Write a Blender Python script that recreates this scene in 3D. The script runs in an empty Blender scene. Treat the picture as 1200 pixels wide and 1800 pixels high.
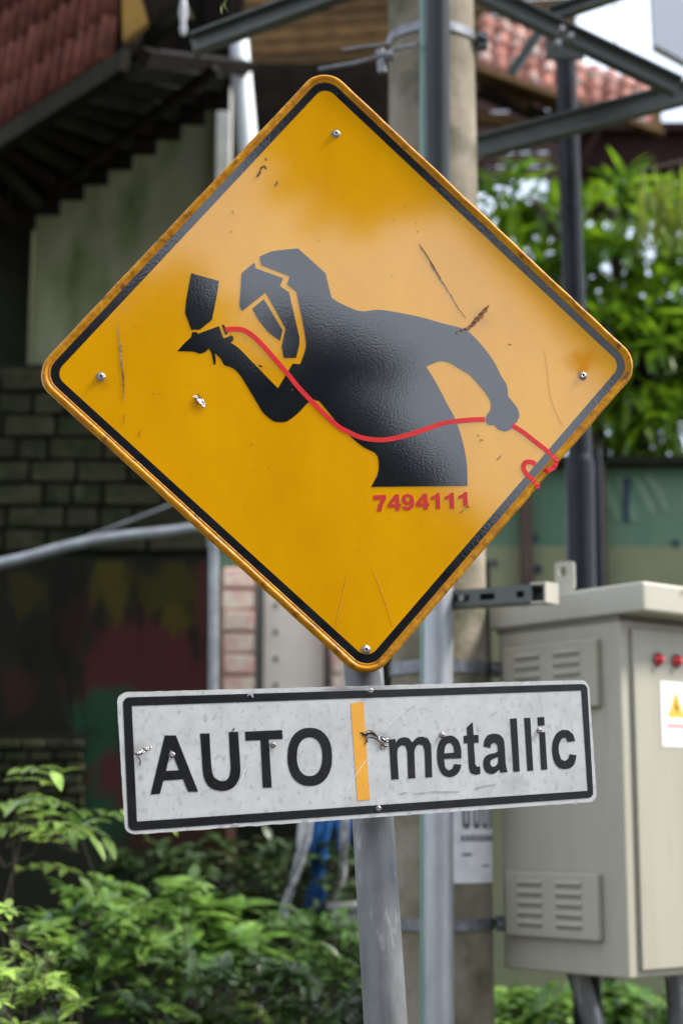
import bpy, bmesh, math, random
from mathutils import Vector, Matrix, noise
from mathutils.geometry import tessellate_polygon
R = math.radians
random.seed(11)
SC = bpy.context.scene
COL = SC.collection

# ------------------------------------------------------------------ camera, sky, sun, exposure
CAMH, FPX, PITCH = 1.6, 3000.0, R(10.4)
cam = bpy.data.cameras.new('camera'); camo = bpy.data.objects.new('camera', cam); COL.objects.link(camo)
camo.location = (0, 0, CAMH); camo.rotation_euler = (R(90) + PITCH, 0, 0)
cam.sensor_fit = 'VERTICAL'; cam.sensor_height = 36; cam.sensor_width = 24; cam.lens = 60
cam.clip_start = 0.05; cam.clip_end = 2000
cam.dof.use_dof = True; cam.dof.focus_distance = 2.93; cam.dof.aperture_fstop = 2.8; cam.dof.aperture_blades = 9
SC.camera = camo
SUN_EL, SUN_AZ = R(48), R(90)      # azimuth clockwise from +Y (the way the camera looks)
w = bpy.data.worlds.new('World'); SC.world = w; w.use_nodes = True
nt = w.node_tree; nt.nodes.clear()
wo = nt.nodes.new('ShaderNodeOutputWorld'); bg = nt.nodes.new('ShaderNodeBackground')
sky = nt.nodes.new('ShaderNodeTexSky'); sky.sky_type = 'NISHITA'; sky.sun_disc = False
sky.sun_elevation = SUN_EL; sky.sun_rotation = SUN_AZ
tc = nt.nodes.new('ShaderNodeTexCoord'); nz = nt.nodes.new('ShaderNodeTexNoise')
nz.inputs['Scale'].default_value = 2.2; nz.inputs['Detail'].default_value = 5
rp = nt.nodes.new('ShaderNodeValToRGB'); rp.color_ramp.elements[0].position = .30; rp.color_ramp.elements[1].position = .62
mx = nt.nodes.new('ShaderNodeMixRGB'); mx.inputs[2].default_value = (12.5, 13.7, 15.6, 1)
bg.inputs['Strength'].default_value = 0.1
nt.links.new(tc.outputs['Generated'], nz.inputs['Vector']); nt.links.new(nz.outputs['Fac'], rp.inputs['Fac'])
nt.links.new(rp.outputs['Color'], mx.inputs[0]); nt.links.new(sky.outputs['Color'], mx.inputs[1])
nt.links.new(mx.outputs['Color'], bg.inputs['Color']); nt.links.new(bg.outputs['Background'], wo.inputs['Surface'])
sl = bpy.data.lights.new('sun', 'SUN'); sl.energy = 5.0; sl.angle = R(11); sl.color = (1, .95, .87)
so = bpy.data.objects.new('sun', sl); COL.objects.link(so)
sd = Vector((math.sin(SUN_AZ) * math.cos(SUN_EL), math.cos(SUN_AZ) * math.cos(SUN_EL), math.sin(SUN_EL)))
so.rotation_euler = sd.to_track_quat('Z', 'Y').to_euler(); so.location = sd * 50
SC.view_settings.view_transform = 'Standard'; SC.view_settings.look = 'None'
SC.view_settings.exposure = 0.68; SC.view_settings.gamma = 1; SC.view_settings.use_curve_mapping = False

# ------------------------------------------------------------------ places in the world
CP = Vector((0, 0, CAMH)); FW = Vector((0, math.cos(PITCH), math.sin(PITCH))); UP = Vector((0, -math.sin(PITCH), math.cos(PITCH)))
def ray(px, py): return FW + Vector((1, 0, 0)) * ((px - 600) / FPX) + UP * ((900 - py) / FPX)
def P(px, py, d):                       # point at depth d (metres in front of the photographer)
    r = ray(px, py); return CP + r * (d / r.y)
def PZ(px, py, z):                      # point at height z
    r = ray(px, py); return CP + r * ((z - CAMH) / r.z)
def PP(px, py, o, n):                   # point on a plane
    r = ray(px, py); return CP + r * ((o - CP).dot(n) / r.dot(n))

# ------------------------------------------------------------------ materials
def lin(c): return tuple(((v / 255) / 12.92 if v / 255 <= .04045 else ((v / 255 + .055) / 1.055) ** 2.4) for v in c)
def M(name, c1, c2=None, scale=8, rough=.6, bump=0., bscale=None, metal=0., coat=0., crough=.1, stretch=(1, 1, 1), rand=0., spec=.5,
      c3=None, scale3=30, thr3=(.6, .72), detail=6, trans=0., bdist=.01, cior=1.5, lo=.35, hi=.65):
    m = bpy.data.materials.new(name); m.use_nodes = True; n = m.node_tree.nodes; l = m.node_tree.links
    b = n['Principled BSDF']; c1 = tuple(c1) + (1,)
    tcn = n.new('ShaderNodeTexCoord'); mp = n.new('ShaderNodeMapping'); mp.inputs['Scale'].default_value = stretch
    l.new(tcn.outputs['Object'], mp.inputs['Vector'])
    oi = n.new('ShaderNodeObjectInfo')
    addv = n.new('ShaderNodeVectorMath'); addv.operation = 'ADD'; mulr = n.new('ShaderNodeVectorMath'); mulr.operation = 'SCALE'
    mulr.inputs[0].default_value = (13, 7, 5); l.new(oi.outputs['Random'], mulr.inputs['Scale'])
    l.new(mp.outputs['Vector'], addv.inputs[0]); l.new(mulr.outputs['Vector'], addv.inputs[1])
    vec = addv.outputs['Vector']
    rgb = n.new('ShaderNodeRGB'); rgb.outputs[0].default_value = c1; col = rgb.outputs[0]
    if c2:
        t = n.new('ShaderNodeTexNoise'); t.inputs['Scale'].default_value = scale; t.inputs['Detail'].default_value = detail
        t.inputs['Roughness'].default_value = .62
        l.new(vec, t.inputs['Vector'])
        r = n.new('ShaderNodeValToRGB'); r.color_ramp.elements[0].position = lo; r.color_ramp.elements[1].position = hi
        l.new(t.outputs['Fac'], r.inputs['Fac'])
        x = n.new('ShaderNodeMixRGB'); l.new(r.outputs['Color'], x.inputs[0]); l.new(col, x.inputs[1]); x.inputs[2].default_value = tuple(c2) + (1,)
        col = x.outputs['Color']
    if c3:
        t = n.new('ShaderNodeTexNoise'); t.inputs['Scale'].default_value = scale3; t.inputs['Detail'].default_value = 5
        l.new(vec, t.inputs['Vector'])
        r = n.new('ShaderNodeValToRGB'); r.color_ramp.elements[0].position = thr3[0]; r.color_ramp.elements[1].position = thr3[1]
        l.new(t.outputs['Fac'], r.inputs['Fac'])
        x = n.new('ShaderNodeMixRGB'); l.new(r.outputs['Color'], x.inputs[0]); l.new(col, x.inputs[1]); x.inputs[2].default_value = tuple(c3) + (1,)
        col = x.outputs['Color']
    if rand:
        hs = n.new('ShaderNodeHueSaturation'); mr = n.new('ShaderNodeMapRange')
        mr.inputs['To Min'].default_value = 1 - rand; mr.inputs['To Max'].default_value = 1 + rand
        l.new(oi.outputs['Random'], mr.inputs['Value']); l.new(mr.outputs[0], hs.inputs['Value']); l.new(col, hs.inputs['Color'])
        col = hs.outputs['Color']
    l.new(col, b.inputs['Base Color'])
    b.inputs['Roughness'].default_value = rough; b.inputs['Metallic'].default_value = metal
    b.inputs['Specular IOR Level'].default_value = spec
    b.inputs['Coat Weight'].default_value = coat; b.inputs['Coat Roughness'].default_value = crough; b.inputs['Coat IOR'].default_value = cior
    if trans:
        b.inputs['Subsurface Weight'].default_value = 0
        tr = n.new('ShaderNodeBsdfTranslucent'); l.new(col, tr.inputs['Color'])
        ms = n.new('ShaderNodeMixShader'); ms.inputs[0].default_value = trans
        l.new(b.outputs[0], ms.inputs[1]); l.new(tr.outputs[0], ms.inputs[2]); l.new(ms.outputs[0], n['Material Output'].inputs['Surface'])
    if bump:
        t = n.new('ShaderNodeTexNoise'); t.inputs['Scale'].default_value = bscale or scale * 3; t.inputs['Detail'].default_value = 4
        l.new(vec, t.inputs['Vector'])
        bp = n.new('ShaderNodeBump'); bp.inputs['Strength'].default_value = bump; bp.inputs['Distance'].default_value = bdist
        l.new(t.outputs['Fac'], bp.inputs['Height']); l.new(bp.outputs['Normal'], b.inputs['Normal'])
        if coat: l.new(bp.outputs['Normal'], b.inputs['Coat Normal'])
    return m
def nd(m): return m.node_tree.nodes, m.node_tree.links, m.node_tree.nodes['Principled BSDF']
def blot(m, pts, colour, matt=False):
    """soft-edged stains of their own shape: pts = [(x, y, rx, ry, amount)] in the object's own coordinates"""
    n, l, b = nd(m); base = b.inputs['Base Color'].links[0].from_socket
    t = n.new('ShaderNodeTexCoord'); nz = n.new('ShaderNodeTexNoise'); nz.inputs['Scale'].default_value = 40; nz.inputs['Detail'].default_value = 5
    l.new(t.outputs['Object'], nz.inputs['Vector'])
    for x, y, rx, ry, a in pts:
        s = n.new('ShaderNodeVectorMath'); s.operation = 'SUBTRACT'; s.inputs[1].default_value = (x, y, 0); l.new(t.outputs['Object'], s.inputs[0])
        d = n.new('ShaderNodeVectorMath'); d.operation = 'DIVIDE'; d.inputs[1].default_value = (rx, ry, 1); l.new(s.outputs[0], d.inputs[0])
        k = n.new('ShaderNodeVectorMath'); k.operation = 'LENGTH'; l.new(d.outputs[0], k.inputs[0])
        ad = n.new('ShaderNodeMath'); ad.operation = 'MULTIPLY_ADD'; ad.inputs[1].default_value = .9; l.new(nz.outputs['Fac'], ad.inputs[0]); l.new(k.outputs['Value'], ad.inputs[2])
        mr = n.new('ShaderNodeMapRange'); mr.interpolation_type = 'SMOOTHSTEP'; mr.inputs['From Min'].default_value = 1.45; mr.inputs['From Max'].default_value = .55
        mr.inputs['To Min'].default_value = 0; mr.inputs['To Max'].default_value = a; l.new(ad.outputs[0], mr.inputs['Value'])
        x_ = n.new('ShaderNodeMixRGB'); l.new(mr.outputs[0], x_.inputs[0]); l.new(base, x_.inputs[1]); x_.inputs[2].default_value = tuple(colour) + (1,)
        base = x_.outputs['Color']
        if matt:
            cw_ = n.new('ShaderNodeMath'); cw_.operation = 'MULTIPLY_ADD'; cw_.inputs[1].default_value = -.9; cw_.inputs[2].default_value = 1; l.new(mr.outputs[0], cw_.inputs[0])
            if b.inputs['Coat Weight'].links:
                m2_ = n.new('ShaderNodeMath'); m2_.operation = 'MULTIPLY'; l.new(b.inputs['Coat Weight'].links[0].from_socket, m2_.inputs[0]); l.new(cw_.outputs[0], m2_.inputs[1]); cw_ = m2_
            l.new(cw_.outputs[0], b.inputs['Coat Weight'])
    l.new(base, b.inputs['Base Color'])

YEL, YEL2 = (.64, .300, .002), (.57, .255, .002)
m_yellow = M('yellow_sheeting', YEL, YEL2, 7, .55, .05, 420, bdist=.0005, coat=1, cior=1.70, crough=.06, c3=(.30, .12, .01), scale3=90, thr3=(.72, .80), stretch=(1, .45, 1), spec=0)
m_black = M('black_film', (.007, .008, .010), (.011, .012, .014), 20, .5, .035, 260, bdist=.001, coat=1, cior=1.85, crough=.06, spec=0, c3=(.10, .10, .10), scale3=120, thr3=(.74, .8))
m_strip = M('black_border_film', (.007, .008, .010), (.013, .014, .016), 30, .5, .10, 200, bdist=.001, coat=1, cior=1.78, crough=.085, spec=0, c3=(.12, .12, .12), scale3=110, thr3=(.70, .8))
m_red = M('red_film', (.62, .014, .012), (.52, .012, .012), 30, .5, .1, 200, bdist=.001, coat=1, crough=.24, spec=0)
m_redtxt = M('red_print', (.48, .012, .008), (.40, .012, .008), 30, .55, .05, 200, bdist=.001, coat=.6, crough=.3, spec=.2)
m_rim = M('aged_yellow_rim', (.50, .225, .003), (.34, .125, .004), 22, .55, .3, 60, coat=.15, crough=.3, spec=.1, c3=(.055, .022, .006), scale3=48, thr3=(.56, .74))
m_white = M('white_sheeting', (.44, .44, .435), (.37, .37, .365), 30, .5, .08, 220, bdist=.001, coat=.5, crough=.2, c3=(.25, .245, .235), scale3=110, thr3=(.55, .80), stretch=(1, .7, 1))
m_ink = M('black_print', (.009, .009, .010), (.014, .014, .016), 30, .5, .05, 220, bdist=.001, coat=.5, crough=.2, spec=0, c3=(.09, .09, .09), scale3=90, thr3=(.72, .82))
m_yelbar = M('yellow_tape', (.66, .30, .004), (.58, .25, .004), 20, .5, coat=.6, crough=.3)
m_bolt = M('zinc_bolt', (.34, .33, .33), (.14, .12, .11), 300, .38, .3, 500, metal=.8)
m_hole = M('bolt_hole', (.01, .01, .01), rough=.9)
m_rust = M('rust', (.10, .035, .010), (.20, .09, .03), 90, .9, .5, 200)
m_rustl = M('light_rust', (.34, .15, .02), (.22, .09, .02), 90, .9)
m_scr = M('bare_scratch', (.38, .27, .16), (.12, .07, .03), 160, .5)
m_palescr = M('pale_scratch', (.66, .36, .04), (.62, .31, .01), 60, .5)
m_silver = M('torn_metal', (.75, .75, .75), (.12, .11, .10), 220, .25, .9, 300, metal=.9)
m_galv = M('galvanised_post', (.165, .167, .172), (.10, .102, .106), 18, .5, .12, 90, metal=.4, c3=(.42, .43, .44), scale3=30, thr3=(.58, .76), stretch=(1, 1, .35))
m_pipe = M('pale_galvanised_pipe', (.38, .39, .41), (.28, .30, .32), 12, .40, .05, 80, metal=.35, stretch=(1, 1, .3))
m_piperefl = M('pipe_dark_reflection', (.012, .015, .015), (.02, .024, .023), 10, .30, .03, 40, spec=.25, stretch=(1, 1, .3))  # dark reflection on the pipe's upper length put into its colour
m_green = M('green_painted_strip', (.16, .27, .22), (.11, .19, .16), 12, .5, stretch=(1, 1, .3))
m_conc = M('pole_concrete', (.25, .215, .17), (.16, .14, .10), 6, .85, .3, 60, c3=(.07, .075, .045), scale3=7, thr3=(.48, .72), spec=.08)  # olive moss and dirt tone also stands in for shade from overhead
m_band = M('clamp_steel', (.20, .21, .23), (.12, .12, .13), 40, .45, metal=.6)
m_blackpole = M('black_painted_pole', (.008, .009, .012), (.015, .016, .019), 10, .3, .06, 40, spec=.15)
m_cab = M('cabinet_paint', (.345, .325, .26), (.315, .295, .23), 3, .45, .04, 50, stretch=(4, 4, .5), c3=(.25, .22, .16), scale3=5, thr3=(.60, .95))
m_cablid = M('cabinet_lid_paint', (.42, .40, .335), (.36, .34, .275), 4, .5, c3=(.16, .12, .08), scale3=14, thr3=(.66, .8))
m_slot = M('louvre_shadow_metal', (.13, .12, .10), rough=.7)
m_lamp = M('red_indicator', (.62, .006, .012), rough=.2, coat=1)
m_stick = M('sticker_white', (.78, .78, .80), rough=.4)
m_stickg = M('sticker_amber', (.72, .42, .04), rough=.4)
m_stickr = M('sticker_red', (.70, .16, .14), rough=.4)
m_stickb = M('sticker_grey', (.30, .30, .32), rough=.4)
m_steel = M('greenish_painted_steel', (.040, .048, .042), (.062, .070, .060), 5, .45, .15, 40, c3=(.15, .12, .09), scale3=9, thr3=(.66, .8))
m_tile = M('red_clay_tile', (.21, .075, .055), (.12, .040, .030), 9, .6, .3, 60, rand=.35, c3=(.05, .04, .03), scale3=12, thr3=(.58, .75), spec=.08)
m_tilep = M('sunbleached_tile', (.46, .19, .14), (.32, .12, .085), 6, .8, .3, 40, rand=.3, c3=(.6, .5, .45), scale3=6, thr3=(.55, .7))
m_wood = M('brown_roof_timber', (.10, .056, .020), (.045, .026, .010), 5, .8, .4, 50, rand=.45, stretch=(1, 5, 5), spec=.08)
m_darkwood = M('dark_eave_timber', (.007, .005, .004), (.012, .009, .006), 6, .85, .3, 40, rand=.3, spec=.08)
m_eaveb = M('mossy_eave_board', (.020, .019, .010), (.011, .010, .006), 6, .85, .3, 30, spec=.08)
m_maroon = M('maroon_fascia', (.035, .014, .013), (.022, .009, .009), 4, .7, spec=.08)
m_house = M('grey_green_render', (.235, .24, .15), (.18, .19, .11), 1.5, .9, .1, 40, stretch=(2, 2, .7), c3=(.07, .10, .03), scale3=2.5, thr3=(.5, .72), spec=.08)
m_pil = M('whitewashed_pilaster', (.80, .78, .72), (.6, .58, .52), 6, .8)
m_ochre = M('ochre_gable', (.24, .13, .012), (.16, .08, .01), 5, .8)
m_stone = M('dark_stone', (.034, .031, .018), (.014, .019, .007), 5, .9, .6, 40, rand=.3, c3=(.045, .048, .026), scale3=7, thr3=(.56, .74), spec=.08)
m_mortar = M('dark_mortar', (.013, .014, .009), (.017, .018, .011), 9, .95, spec=.08)  # one dark tone for joints, bases, backings and the wall-top shadow strip
m_mural = M('dark_stained_wall', (.008, .008, .006), (.014, .014, .009), 5, .9, .2, 30, stretch=(1, 1, .25), spec=.08)
m_cream = M('cream_wall_paint', (.84, .74, .62), (.74, .62, .52), 5, .85, stretch=(1, 1, .5), spec=.08)
m_brickp = M('painted_brick', (.80, .66, .50), (.74, .40, .34), 10, .85, rand=.12, lo=.42, hi=.62)
m_pinkj = M('pink_joint', (.46, .18, .15), (.40, .26, .22), 20, .9)
m_greenw = M('green_wall_paint', (.085, .17, .115), (.13, .20, .13), 3, .85, stretch=(1, 1, .5), spec=.08)
m_olive = M('olive_cream_wall', (.25, .25, .155), (.19, .20, .12), 3, .85, stretch=(1, 1, .5), c3=(.06, .08, .05), scale3=9, thr3=(.64, .76), spec=.08)
m_palep = M('pale_green_paint', (.17, .23, .15), (.11, .19, .12), 12, .85)
m_navy = M('dark_blue_paint', (.02, .035, .06), rough=.85)
m_brownpost = M('brown_post', (.06, .035, .02), (.035, .02, .012), 8, .7)
m_railm = M('grey_pipe_rail', (.30, .32, .34), (.18, .19, .20), 10, .42, metal=.5)
m_blue = M('blue_cloth', (.010, .12, .36), (.008, .07, .24), 8, .8)
m_cloth = M('white_cloth', (.60, .60, .60), (.42, .42, .44), 10, .8)
m_plast = M('pale_plastic', (.26, .26, .26), rough=.5)
m_bill = M('billboard_back', (.55, .56, .60), rough=.6)
m_poster = M('poster_paper', (.74, .74, .76), (.62, .62, .64), 30, .7)
m_posterink = M('poster_print', (.10, .10, .11), rough=.7)
m_ground = M('soil_ground', (.05, .045, .028), (.035, .045, .018), 3, .95, .4, 20, spec=.08)
m_road = M('asphalt', (.05, .05, .05), (.04, .04, .04), 30, .9, .3, 90)
m_pave = M('pavement_concrete', (.24, .23, .21), (.18, .17, .16), 8, .9)
m_frontwall = M('street_house_wall', (.20, .18, .15), (.15, .13, .11), 3, .9)
m_bark = M('bark', (.07, .05, .035), (.04, .03, .02), 12, .9, .6, 40)
def leafmat(name, c, c2, r=.38, tr=.35, rand=.3): return M(name, c, c2, 3.5, r, .1, 40, trans=tr, rand=rand, lo=.4, hi=.6)
m_lfbright = leafmat('bright_leaf', (.33, .46, .10), (.18, .32, .05), .28, .35, .4)
m_lfmid = leafmat('mid_leaf', (.17, .29, .055), (.055, .125, .022), .30, .32, .5)
m_lfdark = leafmat('dark_leaf', (.035, .075, .016), (.06, .115, .022), .32, .25, .6)
m_lfyel = leafmat('yellow_green_leaf', (.22, .28, .014), (.08, .13, .012), .4, .45)
m_lfmango = leafmat('glossy_broad_leaf', (.20, .34, .012), (.035, .095, .010), .26, .45)
m_lfmix = leafmat('ground_cover_leaf', (.055, .12, .024), (.12, .18, .04), .4, .3)
m_flower = M('yellow_flower', (.45, .36, .03), rough=.6)

# ------------------------------------------------------------------ object helpers
class MB:
    def __init__(s): s.v = []; s.f = []; s.sm = []
    def add(s, vs, fs, smooth=False):
        o = len(s.v); s.v += [Vector(v) for v in vs]; s.f += [tuple(i + o for i in f) for f in fs]; s.sm += [smooth] * len(fs); return s
    def quad(s, a, b, c, d): return s.add([a, b, c, d], [(0, 1, 2, 3)])
    def hexa(s, p):          # p: 4 bottom, 4 top
        return s.add(p, [(3, 2, 1, 0), (4, 5, 6, 7), (0, 1, 5, 4), (1, 2, 6, 5), (2, 3, 7, 6), (3, 0, 4, 7)])
    def box(s, lo, hi):
        a, b = lo, hi
        return s.hexa([(a[0], a[1], a[2]), (b[0], a[1], a[2]), (b[0], b[1], a[2]), (a[0], b[1], a[2]), (a[0], a[1], b[2]), (b[0], a[1], b[2]), (b[0], b[1], b[2]), (a[0], b[1], b[2])])
    def obox(s, o, ax, ay, az):  # corner + three edge vectors
        o = Vector(o); return s.hexa([o, o + ax, o + ax + ay, o + ay, o + az, o + ax + az, o + ax + ay + az, o + ay + az])
    def tube(s, pts, rad, n=16, caps=True):
        pts = [Vector(p) for p in pts]; rad = rad if isinstance(rad, (list, tuple)) else [rad] * len(pts)
        t0 = (pts[1] - pts[0]).normalized(); u = t0.orthogonal().normalized(); rings = []
        for i, p in enumerate(pts):
            t = (pts[min(i + 1, len(pts) - 1)] - pts[max(i - 1, 0)]).normalized()
            u = (u - t * u.dot(t)).normalized(); vv = t.cross(u)
            rings.append([p + (u * math.cos(2 * math.pi * k / n) + vv * math.sin(2 * math.pi * k / n)) * rad[i] for k in range(n)])
        vs = [q for r_ in rings for q in r_]; fs = []
        for i in range(len(pts) - 1):
            for k in range(n): fs.append((i * n + k, i * n + (k + 1) % n, (i + 1) * n + (k + 1) % n, (i + 1) * n + k))
        s.add(vs, fs, True)
        if caps: s.add(rings[0], [tuple(range(n))[::-1]]); s.add(rings[-1], [tuple(range(n))])
        return s
    def beam(s, a, b, wdt, dep, up=Vector((0, 0, 1))):
        a, b = Vector(a), Vector(b); t = (b - a).normalized(); side = t.cross(Vector((0, 1, 0))).normalized(); dd = side.cross(t)
        return s.obox(a - side * wdt / 2 - dd * dep / 2, b - a, side * wdt, dd * dep)
    def poly(s, loops, z0=0., th=0.):  # flat shape with holes, in xy, given thickness
        L3 = [[Vector((x, y, 0)) for x, y in L] for L in loops]; flat = [p for L in L3 for p in L]
        tr = tessellate_polygon(L3); n = len(flat); zt = z0 + th
        tris = []
        for a, b, c in tr:
            ar = (flat[b] - flat[a]).cross(flat[c] - flat[a]).z
            if abs(ar) < 1e-14: continue
            tris.append((a, b, c) if ar > 0 else (a, c, b))
        s.add([(p.x, p.y, zt) for p in flat], tris)
        if th:
            o = 0
            for L in L3:
                k = len(L); s.add([(p.x, p.y, z0) for p in L] + [(p.x, p.y, zt) for p in L], [(i, (i + 1) % k, k + (i + 1) % k, k + i) for i in range(k)]); o += k
        return s
    def mesh(s, name, mat):
        me = bpy.data.meshes.new(name); me.from_pydata([tuple(v) for v in s.v], [], s.f)
        me.polygons.foreach_set('use_smooth', s.sm); me.materials.append(mat); me.update(); return me
    def obj(s, name, mat, parent=None, fix=True):
        me = s.mesh(name, mat)
        if fix:
            b = bmesh.new(); b.from_mesh(me); bmesh.ops.recalc_face_normals(b, faces=b.faces); b.to_mesh(me); b.free()
        return link(name, me, parent)
def link(name, me, parent=None, mat=None):
    o = bpy.data.objects.new(name, me); COL.objects.link(o)
    if parent: o.parent = parent; o.matrix_parent_inverse = parent.matrix_world.inverted() if not parent.get('loc') else Matrix()
    if mat is not None: o.matrix_basis = mat
    return o
def tag(o, label=None, cat=None, group=None, kind=None):
    if label: o['label'] = label
    if cat: o['category'] = cat
    if group: o['group'] = group
    if kind: o['kind'] = kind
    return o
def thing(name, label, cat, mw=None, group=None):
    """Empty at the thing's base; parts are given in its own coordinates when mw is given"""
    o = bpy.data.objects.new(name, None); COL.objects.link(o); o.empty_display_size = .1
    o.matrix_world = mw if mw is not None else Matrix(); o['loc'] = 1
    return tag(o, label, cat, group)
def rebase(o, pt):           # put the empty at its base and keep the children where they are
    pt = Vector(pt); o.matrix_world = Matrix.Translation(pt)
    for c in o.children: c.matrix_basis = Matrix.Translation(-pt) @ c.matrix_basis
def bevel(o, w_=.004, seg=2):
    m = o.modifiers.new('bevel', 'BEVEL'); m.width = w_; m.segments = seg; m.limit_method = 'ANGLE'; return o
def smooth_loop(pts, closed=True, k=4, sharp=R(38)):
    """Catmull-Rom through the points, sharp corners kept"""
    n = len(pts); out = []
    def ang(i):
        a = Vector(pts[i]) - Vector(pts[i - 1]); b = Vector(pts[(i + 1) % n]) - Vector(pts[i]); return a.angle(b, 0)
    crn = [ang(i) > sharp for i in range(n)]
    for i in range(n):
        p1 = Vector(pts[i]); p2 = Vector(pts[(i + 1) % n]); out.append(tuple(p1))
        if crn[i] and crn[(i + 1) % n]: continue
        m1 = (p2 - Vector(pts[i - 1])) * .5 if not crn[i] else (p2 - p1); m2 = (Vector(pts[(i + 2) % n]) - p1) * .5 if not crn[(i + 1) % n] else (p2 - p1)
        if m1.length > (p2 - p1).length * 1.3: m1 = m1.normalized() * (p2 - p1).length
        if m2.length > (p2 - p1).length * 1.3: m2 = m2.normalized() * (p2 - p1).length
        for j in range(1, k):
            t = j / k; q = p1 * (2 * t**3 - 3 * t**2 + 1) + m1 * (t**3 - 2 * t**2 + t) + p2 * (-2 * t**3 + 3 * t**2) + m2 * (t**3 - t**2); out.append(tuple(q))
    return out
def rounded(corners, rad, seg=8):
    out = []; n = len(corners)
    for i in range(n):
        p = Vector(corners[i]); a = (Vector(corners[i - 1]) - p).normalized(); b = (Vector(corners[(i + 1) % n]) - p).normalized()
        h = a.angle(b) / 2; t = rad / math.tan(h); c = p + (a + b).normalized() * (rad / math.sin(h)); s0 = p + a * t - c; s1 = p + b * t - c
        an = math.atan2(s0.y, s0.x); d = math.atan2(s1.y, s1.x) - an
        while d > math.pi: d -= 2 * math.pi
        while d < -math.pi: d += 2 * math.pi
        for k in range(seg + 1): out.append((c.x + rad * math.cos(an + d * k / seg), c.y + rad * math.sin(an + d * k / seg)))
    return out
def inset(corners, d):
    n = len(corners); out = []; area = sum(corners[i - 1][0] * corners[i][1] - corners[i][0] * corners[i - 1][1] for i in range(n)); sg = 1 if area > 0 else -1
    L = []
    for i in range(n):
        a = Vector(corners[i]); b = Vector(corners[(i + 1) % n]); t = (b - a).normalized(); nn = Vector((-t.y, t.x)) * sg; L.append((a + nn * d, t))
    for i in range(n):
        (a, t), (b, u) = L[i - 1], L[i]; den = t.x * u.y - t.y * u.x; k = ((b.x - a.x) * u.y - (b.y - a.y) * u.x) / den; out.append(tuple(a + t * k))
    return out
def ribbon(pts, wdt):
    """outline of a stroke; wdt number or list"""
    n = len(pts); ws = wdt if isinstance(wdt, list) else [wdt] * n; A, B = [], []
    for i in range(n):
        a = Vector(pts[max(i - 1, 0)]); b = Vector(pts[min(i + 1, n - 1)]); t = (b - a).normalized(); nn = Vector((-t.y, t.x)) * ws[i] / 2; p = Vector(pts[i])
        A.append(tuple(p + nn)); B.append(tuple(p - nn))
    return A, B
def smooth_open(pts, k=5):
    out = []; n = len(pts)
    for i in range(n - 1):
        p0, p1, p2, p3 = [Vector(pts[max(0, min(n - 1, j))]) for j in (i - 1, i, i + 1, i + 2)]
        for j in range(k):
            t = j / k; out.append(tuple(.5 * ((2 * p1) + (p2 - p0) * t + (2 * p0 - 5 * p1 + 4 * p2 - p3) * t * t + (3 * p1 - p0 - 3 * p2 + p3) * t**3)))
    out.append(tuple(pts[-1])); return out

# ================================================================== SETTING
g = MB(); g.quad((-300, -300, 0), (300, -300, 0), (300, 300, 0), (-300, 300, 0)); tag(g.obj('ground', m_ground), kind='structure')
g = MB(); g.box((-60, -9.0, -.05), (60, -1.6, .02)); tag(g.obj('road', m_road), kind='structure')
g = MB(); g.box((-60, -1.6, -.05), (60, 2.2, .13)); g.box((-60, -11.2, -.05), (60, -9.0, .13)); tag(g.obj('pavement', m_pave), kind='structure')

# ------------------------------------------------------------------ leaves
def leaf_mesh(name, mat, l=1., wd=.32, droop=.25, fold=.12):
    # along +X, unit length, with a folded midrib and a droop
    xs = [0, .12, .35, .62, .85, 1]; wsx = [.06, .55, 1., .82, .42, 0]; v = []; f = []
    for x, q in zip(xs, wsx):
        z = -droop * x * x; v += [(x * l, -q * wd / 2, z + fold * q * wd), (x * l, 0, z), (x * l, q * wd / 2, z + fold * q * wd)]
    for i in range(5):
        a = i * 3; f += [(a, a + 1, a + 4, a + 3), (a + 1, a + 2, a + 5, a + 4)]
    me = bpy.data.meshes.new(name); me.from_pydata(v, [], f); me.polygons.foreach_set('use_smooth', [True] * len(f)); me.materials.append(mat); return me
def leaf_matrix(p, d, size, roll=0., wide=1.):
    d = Vector(d).normalized(); z = Vector((0, 0, 1)); y = z.cross(d)
    if y.length < .05: y = Vector((0, 1, 0))
    y.normalize(); z = d.cross(y); m = Matrix((d, y, z)).transposed() @ Matrix.Rotation(roll, 3, 'X')
    return Matrix.Translation(Vector(p)) @ m.to_4x4() @ Matrix.Diagonal((size, size * wide, size, 1))
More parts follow.
